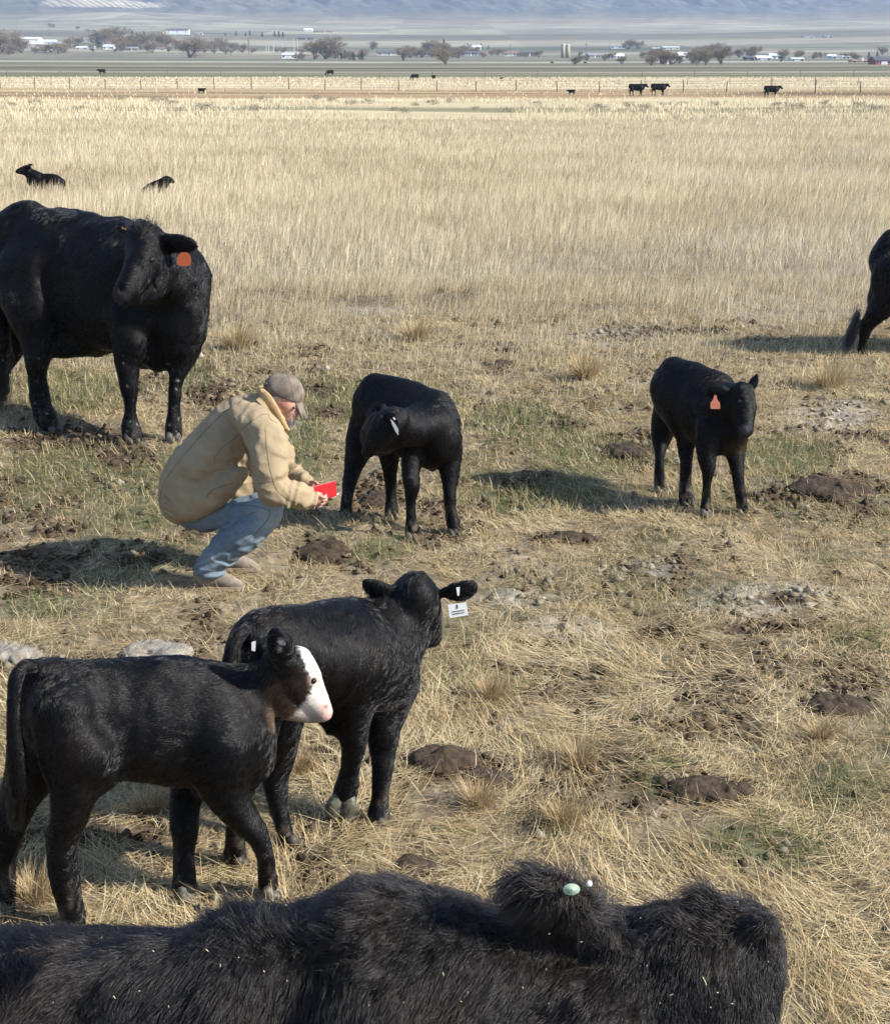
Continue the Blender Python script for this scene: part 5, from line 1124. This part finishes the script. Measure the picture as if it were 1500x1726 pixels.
for s in range(5):
    T, W = bare_tree(s); a = bpy.data.meshes.new('trunk'); a.from_pydata(T.v, [], T.f); b = bpy.data.meshes.new('crown'); b.from_pydata(W.v, [], W.f); a.materials.append(M_bark); b.materials.append(M_twig)
    h = max(v[2] for v in W.v); r_ = np.random.default_rng(s+300); tips = np.array(W.v)[::9]; n = 2600; c = tips[r_.integers(0, len(tips), n)]+r_.normal(size=(n, 3))*.45; c[:, 2] = np.maximum(c[:, 2], .4)
    d = c-np.array([0, 0, h*.25]); d = d/np.linalg.norm(d, axis=1)[:, None]+r_.normal(size=(n, 3))*.5; d[:, 2] = np.abs(d[:, 2]); e = np.cross(d, r_.normal(size=(n, 3))); e /= np.linalg.norm(e, axis=1)[:, None]
    V = np.concatenate([np.array(W.v), np.stack([c-e*.02, c+e*.02, c+d*r_.uniform(.3, .8, n)[:, None]], 1).reshape(-1, 3)]); k0 = len(W.v)
    b = bpy.data.meshes.new('crown'); b.from_pydata(V.tolist(), [], W.f+[(k0+3*i, k0+3*i+1, k0+3*i+2) for i in range(n)]); b.materials.append(M_twig)
    BT.append((a, b, h*1.03))
def ever_shape(r, n):
    z = r.random(n)**.8; tier = .75+.25*np.sin(z*38); rad = (1-z)**.8*.40*tier+.02; t = r.uniform(0, 6.28, n); q = np.sqrt(r.random(n)); return np.stack([np.cos(t)*rad*q, np.sin(t)*rad*q, .06+z*.94], 1)
EV = [leafcloud('crown', 2600, ever_shape, .022, 90+i) for i in range(2)]
for e in EV: e.materials.append(M_ever)
_tm = MB(); _tm.tube([(0, 0, 0), (0, 0, .5)], [.03, .015], 6); evt = bpy.data.meshes.new('trunk'); evt.from_pydata(_tm.v, [], _tm.f); evt.materials.append(M_bark)
def place(x, ybase, hpx, kind, i, label, name, group, wide=1.0):
    g = ground_at(x, ybase); H = hpx*mpp(g); root = empty(name, g, label, 'tree', group)
    if kind == 'bare': a, b, h = BT[i % 5]; s = H/h
    else: a, b = evt, EV[i % 2]; s = H
    for nm, me in (('trunk', a), ('crown', b)):
        o = bpy.data.objects.new(nm, me); COL.objects.link(o); o.parent = root; o.scale = (s*wide, s*wide, s); o.rotation_euler.z = i*1.7
    return root
bare_l = []; ever_l = []
bares = [(4, 88, 36), (22, 90, 34), (38, 88, 26), (60, 91, 14), (118, 80, 16), (132, 78, 18), (180, 80, 32), (194, 78, 34), (206, 84, 24), (172, 74, 24), (240, 82, 28), (252, 78, 24), (268, 80, 26), (297, 83, 18), (325, 86, 24), (320, 97, 34), (345, 88, 20), (362, 86, 20), (373, 85, 22), (395, 85, 14), (410, 88, 16), (530, 99, 32), (548, 99, 32), (553, 92, 32), (566, 98, 16), (590, 100, 14), (606, 100, 14), (628, 84, 16), (680, 102, 22), (690, 96, 20), (722, 92, 24), (740, 93, 26), (752, 108, 28), (752, 92, 20), (765, 92, 12), (840, 92, 12), (907, 96, 12), (968, 108, 14), (1048, 108, 14), (1060, 82, 16), (1075, 82, 14), (1082, 98, 12), (1098, 110, 20), (1118, 108, 24), (1130, 108, 22), (1150, 98, 12), (1175, 108, 24), (1190, 109, 28), (1215, 108, 28), (1208, 92, 20), (1222, 96, 22), (1245, 96, 16), (1262, 98, 22), (1320, 100, 18), (1345, 98, 14), (1375, 96, 10), (1392, 96, 8), (1425, 98, 10), (1487, 92, 14), (85, 46, 8), (130, 49, 6), (150, 54, 6), (160, 55, 6)]
_r = random.Random(77)
for cx, w_, n_, y0, y1, h0, h1 in ((70, 60, 12, 84, 92, 8, 18), (210, 70, 12, 78, 88, 8, 20), (330, 60, 8, 84, 92, 7, 14), (560, 60, 10, 90, 102, 8, 18), (740, 60, 9, 88, 98, 8, 18), (870, 60, 6, 90, 97, 6, 10), (1030, 60, 7, 92, 102, 6, 11), (1150, 70, 13, 92, 107, 9, 20), (1230, 40, 5, 92, 98, 8, 14), (1380, 80, 9, 94, 100, 5, 11), (430, 50, 5, 86, 90, 6, 12)):
    for _ in range(n_): bares.append((cx+_r.uniform(-w_, w_), _r.uniform(y0, y1), _r.uniform(h0, h1)))
for i, (x, y, h) in enumerate(bares):
    bare_l.append((x, place(x, y, h, 'bare', i, None, 'bare_tree', None, 1.25)))
evs = [(166, 80, 22), (224, 81, 28), (232, 80, 24), (218, 80, 20), (243, 62, 10), (118, 72, 10), (368, 72, 6), (380, 60, 6), (398, 60, 8), (414, 60, 6.5), (421, 60, 9), (442, 62, 9), (463, 62, 10), (470, 63, 11), (477, 63, 10), (582, 98, 14), (788, 80, 8), (811, 81, 9), (823, 83, 7), (748, 84, 18), (1464, 99, 12), (1478, 98, 11), (1316, 104, 10), (976, 97, 10), (990, 98, 8), (596, 102, 14), (610, 102, 16), (575, 100, 12)]
for i, (x, y, h) in enumerate(evs):
    ever_l.append((x, place(x, y, h, 'ever', i, None, 'evergreen_tree', None, 1.0)))
MARKS = [(52, 'the leftmost white barn'), (100, 'the white house by the barns'), (145, 'the low white shed at left'), (222, 'the low dark shed at left'), (300, 'the large house on the rise'), (370, 'the field left of the pole frame'), (419, 'the pole frame'), (490, 'the white tin-roofed barn'), (572, 'the dark two-storey house'),
         (656, 'the long dark-roofed house'), (712, 'the small white house mid-picture'), (798, 'the pale blue-white house'), (890, 'the dark brown barn'), (953, 'the two silos'), (1036, 'the white-roofed grey shed'), (1122, 'the small rusty shed'), (1150, 'the white-gabled tan house'), (1267, 'the dark low barn at right'), (1342, 'the low white shed at right'), (1415, 'the white house by the red barn'), (1484, 'the red barn')]
ordinal_labels(bare_l, MARKS, 'tree', 'leafless', 'tree', 'leafless trees among the far farms'); ordinal_labels(ever_l, MARKS, 'tree', 'dark evergreen', 'tree', 'dark evergreens among the far farms')

# ------------------------------------------------------------------ farm buildings
wallm = {k: mat(k+'_siding', c, .7, noise=.08, nscale=1) for k, c in dict(white=(.78, .77, .74), tan=(.42, .35, .26), grey=(.36, .36, .36), red=(.34, .055, .04), blue=(.33, .38, .45), brown=(.16, .11, .08), cream=(.60, .55, .45)).items()}
roofm = {k: mat(k+'_roof', c, .5, noise=.08, nscale=.8) for k, c in dict(white=(.74, .77, .80), grey=(.25, .25, .26), dark=(.09, .085, .09), red=(.32, .10, .07), brown=(.2, .14, .10), tin=(.55, .58, .6)).items()}
M_glass = mat('window_glass', (.05, .06, .08), .15, .6); M_trim = mat('white_trim', (.75, .75, .73), .6); M_door = mat('door_paint', (.7, .7, .68), .6)
def house(x, ybase, wpx, hpx, wall, roof, label, name='farmhouse', depth=None, pitch=.35, bigdoor=False, turn=0., wins=3):
    g = ground_at(x, ybase); m = mpp(g); W = wpx*m; H = hpx*m; D = depth or min(W*.7, 14); rz = turn
    root = empty(name, g, label, 'barn' if name == 'barn' else 'shed' if name == 'shed' else 'house'); root.rotation_euler.z = rz
    hw = H*(1-pitch); e = .35
    mb = MB(); mb.add([(-W/2, -D/2, -1), (W/2, -D/2, -1), (W/2, D/2, -1), (-W/2, D/2, -1), (-W/2, -D/2, hw), (W/2, -D/2, hw), (W/2, D/2, hw), (-W/2, D/2, hw), (-W/2, 0, H-.1), (W/2, 0, H-.1)],
           [(0, 1, 5, 4), (2, 3, 7, 6), (1, 2, 6, 9, 5), (3, 0, 4, 8, 7)])
    def B(mbb, nm, mt, par=root):
        me = bpy.data.meshes.new(nm); me.from_pydata(mbb.v, [], mbb.f); me.update(); o = bpy.data.objects.new(nm, me); COL.objects.link(o); me.materials.append(mt); o.parent = par; return o
    w_ = B(mb, 'wall', wallm[wall])
    mb = MB(); t = .25; dz = (H-hw)/(D/2)*e
    for s in (-1, 1):
        mb.add([(-W/2-e, s*(D/2+e), hw-dz), (W/2+e, s*(D/2+e), hw-dz), (W/2+e, 0, H), (-W/2-e, 0, H), (-W/2-e, s*(D/2+e), hw-dz+t), (W/2+e, s*(D/2+e), hw-dz+t), (W/2+e, 0, H+t), (-W/2-e, 0, H+t)],
               [(0, 1, 2, 3), (4, 5, 6, 7), (0, 1, 5, 4), (1, 2, 6, 5), (0, 3, 7, 4), (2, 3, 7, 6)])
    B(mb, 'roof', roofm[roof])
    if bigdoor:
        mb = MB(); mb.box((0, -D/2-.06, hw*.42), (min(W*.35, 6), .1, hw*.84)); B(mb, 'door', M_door)
    else:
        mb = MB(); mb.box((W*.08, -D/2-.06, 1.05), (1.1, .1, 2.1)); B(mb, 'door', M_door)
    for k in range(wins):
        xx = -W*.38+W*.76*k/max(1, wins-1)
        if abs(xx-W*.08) < 1.2: xx += 2
        mb = MB(); mb.box((xx, -D/2-.05, hw*.58), (1.5, .08, 1.2)); wo_ = B(mb, 'window', M_trim); mb = MB(); mb.box((xx, -D/2-.11, hw*.58), (1.25, .05, .95)); B(mb, 'pane', M_glass, wo_)
    return root
for a in [(52, 73, 34, 10, 'white', 'white', 'long white metal barn, leftmost in the valley', 'barn', 16, .25, True), (83, 76, 24, 9, 'white', 'white', 'white metal barn right behind the leftmost one', 'barn', 14, .3, True),
          (62, 80, 24, 10, 'cream', 'tin', 'cream shed before the two white barns at the left', 'shed', 10, .4, False), (100, 79, 20, 9, 'white', 'grey', 'white farmhouse right of the white barns', 'farmhouse', 10, .45, False),
          (145, 82, 30, 4, 'white', 'white', 'long low white roofed shed left of the dark evergreen', 'shed', 8, .4, False), (185, 83, 18, 8, 'white', 'tin', 'white house with pale roof between the evergreens', 'farmhouse', 9, .4, False),
          (222, 84, 22, 5, 'brown', 'grey', 'low dark shed under the big evergreen', 'shed', 9, .4, False), (262, 85, 36, 6, 'cream', 'brown', 'long cream house with brown roof right of the big evergreen', 'farmhouse', 10, .4, False),
          (300, 57, 38, 9, 'white', 'dark', 'large dark-roofed house on the rise at the left', 'farmhouse', 12, .3, False), (266, 58, 20, 6, 'tan', 'brown', 'tan house left of the large one on the rise', 'farmhouse', 10, .4, False), (336, 58, 12, 3.5, 'tan', 'grey', 'small tan house right of the large one on the rise', 'farmhouse', 8, .4, False),
          (490, 98, 26, 9, 'white', 'tin', 'white barn with a tin roof under the steel frame', 'barn', 14, .35, True), (506, 98, 10, 8, 'brown', 'grey', 'dark lean-to on the right of the white barn', 'shed', 8, .3, False), (515, 66, 26, 4, 'brown', 'dark', 'low brown house on the rise right of the evergreen row', 'farmhouse', 9, .4, False),
          (520, 52, 14, 4.5, 'white', 'white', 'small white house high on the rise', 'farmhouse', 9, .4, False), (545, 54, 34, 2.5, 'tan', 'brown', 'long tan shed high on the rise', 'shed', 9, .4, False),
          (572, 97, 18, 12, 'brown', 'dark', 'dark two-storey house among bare trees near the middle', 'farmhouse', 9, .4, False), (656, 93, 40, 7, 'cream', 'dark', 'long low house with a dark roof left of the middle tree', 'farmhouse', 9, .4, False), (712, 93, 16, 7, 'white', 'grey', 'small white house beside the middle trees', 'farmhouse', 9, .5, False),
          (798, 83, 26, 7, 'white', 'tin', 'pale blue-white house with evergreens beside it', 'farmhouse', 10, .45, False), (792, 94, 26, 8, 'grey', 'dark', 'dark grey barn in the middle of the farm line', 'barn', 10, .4, False), (862, 94, 26, 7, 'cream', 'brown', 'cream house left of the green-brown barn', 'farmhouse', 10, .4, False),
          (890, 94, 28, 8, 'brown', 'dark', 'dark brown barn left of the two silos', 'barn', 12, .35, False), (1000, 97, 22, 7, 'grey', 'grey', 'grey house right of the silos', 'farmhouse', 10, .4, False), (1036, 98, 28, 8, 'grey', 'white', 'grey shed with a white roof right of the silos', 'shed', 10, .5, False),
          (1040, 81, 22, 5, 'white', 'grey', 'white house on the rise above the grey shed', 'farmhouse', 10, .4, False), (1130, 83, 28, 5, 'cream', 'tin', 'long cream house on the rise right of the middle', 'farmhouse', 9, .3, False), (1106, 83, 14, 3, 'white', 'tin', 'small white shed left of the long cream house', 'shed', 8, .4, False),
          (1150, 99, 16, 11, 'tan', 'white', 'tan house with a white gable among bare trees', 'farmhouse', 9, .5, False), (1122, 107, 16, 8, 'red', 'brown', 'small rusty red shed behind bare trees', 'shed', 8, .4, False), (1267, 101, 24, 6, 'brown', 'dark', 'dark low barn left of the white quonset buildings', 'barn', 10, .35, False),
          (1286, 101, 24, 7, 'white', 'white', 'white arched-looking shed right of the dark low barn', 'shed', 10, .5, False), (1305, 99, 20, 9, 'blue', 'tin', 'pale blue house right of the white shed', 'farmhouse', 9, .4, False), (1342, 102, 20, 5, 'white', 'tin', 'low white shed right of the pale blue house', 'shed', 9, .4, False),
          (1362, 62.5, 18, 2.5, 'white', 'grey', 'tiny white house at the foot of the hills, upper right', 'farmhouse', 9, .4, False), (1394, 62.5, 12, 2.5, 'grey', 'grey', 'tiny grey house at the foot of the hills, upper right', 'farmhouse', 9, .4, False), (1415, 98, 30, 4, 'white', 'grey', 'low white house left of the red barn', 'farmhouse', 9, .4, False),
          (1484, 108, 30, 12, 'red', 'dark', 'red barn with a white door at the right edge', 'barn', 12, .45, True), (1448, 104, 30, 3, 'cream', 'red', 'low shed with a rusty roof left of the red barn', 'shed', 8, .4, False), (1400, 97, 14, 5, 'white', 'white', 'small white house far right', 'farmhouse', 9, .4, False)]:
    house(*a)
# silos, steel frame, utility poles
M_conc = mat('pale_concrete', (.30, .27, .2), .85, noise=.1, nscale=1); M_steel = mat('pale_steel', (.5, .5, .48), .5)
for x, yb, h, r_, lab in ((949, 97, 23, 1.6, 'left one of two tall pale silos right of the middle'), (957, 97, 22, 1.5, 'right one of two tall pale silos right of the middle')):
    g = ground_at(x, yb); H = h*mpp(g); root = empty('silo', g, lab, 'silo', 'pale silos')
    mb = MB(); mb.tube([g+[0, 0, -1], g+[0, 0, H*.95]], r_, 16); mb.build('shaft', M_conc, root, True)
    mb = MB(); mb.tube([g+[0, 0, H*.95], g+[0, 0, H*.98], g+[0, 0, H]], [r_*1.06, r_*.8, r_*.2], 16); mb.build('dome', roofm['tin'], root, True)
g = ground_at(462, 88); m_ = mpp(g); root = empty('steel_frame', g, 'open pole frame structure in the field left of the middle', 'frame')
for i, dx in enumerate((-42, -13, -9, -1, 14, 34, 40)):
    mb = MB(); h = (21, 12, 12, 18, 18, 22, 22)[i]*m_; q = g+[dx*m_, 0, 0]; mb.tube([q-[0, 0, 1], q+[0, 0, h]], .22, 6); mb.build('post', M_steel if i != 0 else M_post, root)
for a, b, h in ((-42, 40, 14), (-13, 40, 17), (-1, 40, 10)):
    mb = MB(); mb.tube([g+[a*m_, 0, h*m_], g+[b*m_, 0, h*m_]], .16, 6); mb.build('rail', M_steel, root)
pole_l = []
for x, yb, h in ((987, 99, 26), (419, 92, 26), (500, 88, 22), (83, 60, 12), (330, 84, 14), (1230, 100, 22), (860, 90, 16)):
    g = ground_at(x, yb); H = h*mpp(g); root = empty('utility_pole', g); pole_l.append((x, root))
    mb = MB(); mb.tube([g-[0, 0, 1], g+[0, 0, H]], [.2, .15], 6); mb.build('pole', M_post, root); mb = MB(); mb.box(g+[0, 0, H*.92], (2.6, .15, .15)); mb.build('crossarm', M_post, root)

ordinal_labels(pole_l, MARKS, 'utility pole', 'thin', 'utility pole', 'utility poles among the farms')

# ------------------------------------------------------------------ haze
hz = bpy.data.materials.new('haze'); hz.use_nodes = True; t = hz.node_tree; t.nodes.clear()
pv = t.nodes.new('ShaderNodeVolumePrincipled'); pv.inputs['Color'].default_value = (.55, .72, 1, 1); pv.inputs['Density'].default_value = HAZE
pv.inputs['Anisotropy'].default_value = .2
oo = t.nodes.new('ShaderNodeOutputMaterial'); t.links.new(pv.outputs[0], oo.inputs['Volume'])
allz = max(v[2] for v in verts(bpy.data.meshes['hills'])); mb = MB(); mb.box((0, 1000, (allz+20-45)/2), (21000, 19500, allz+20+45)); o = mb.build('haze', hz); tag(o, kind='stuff')
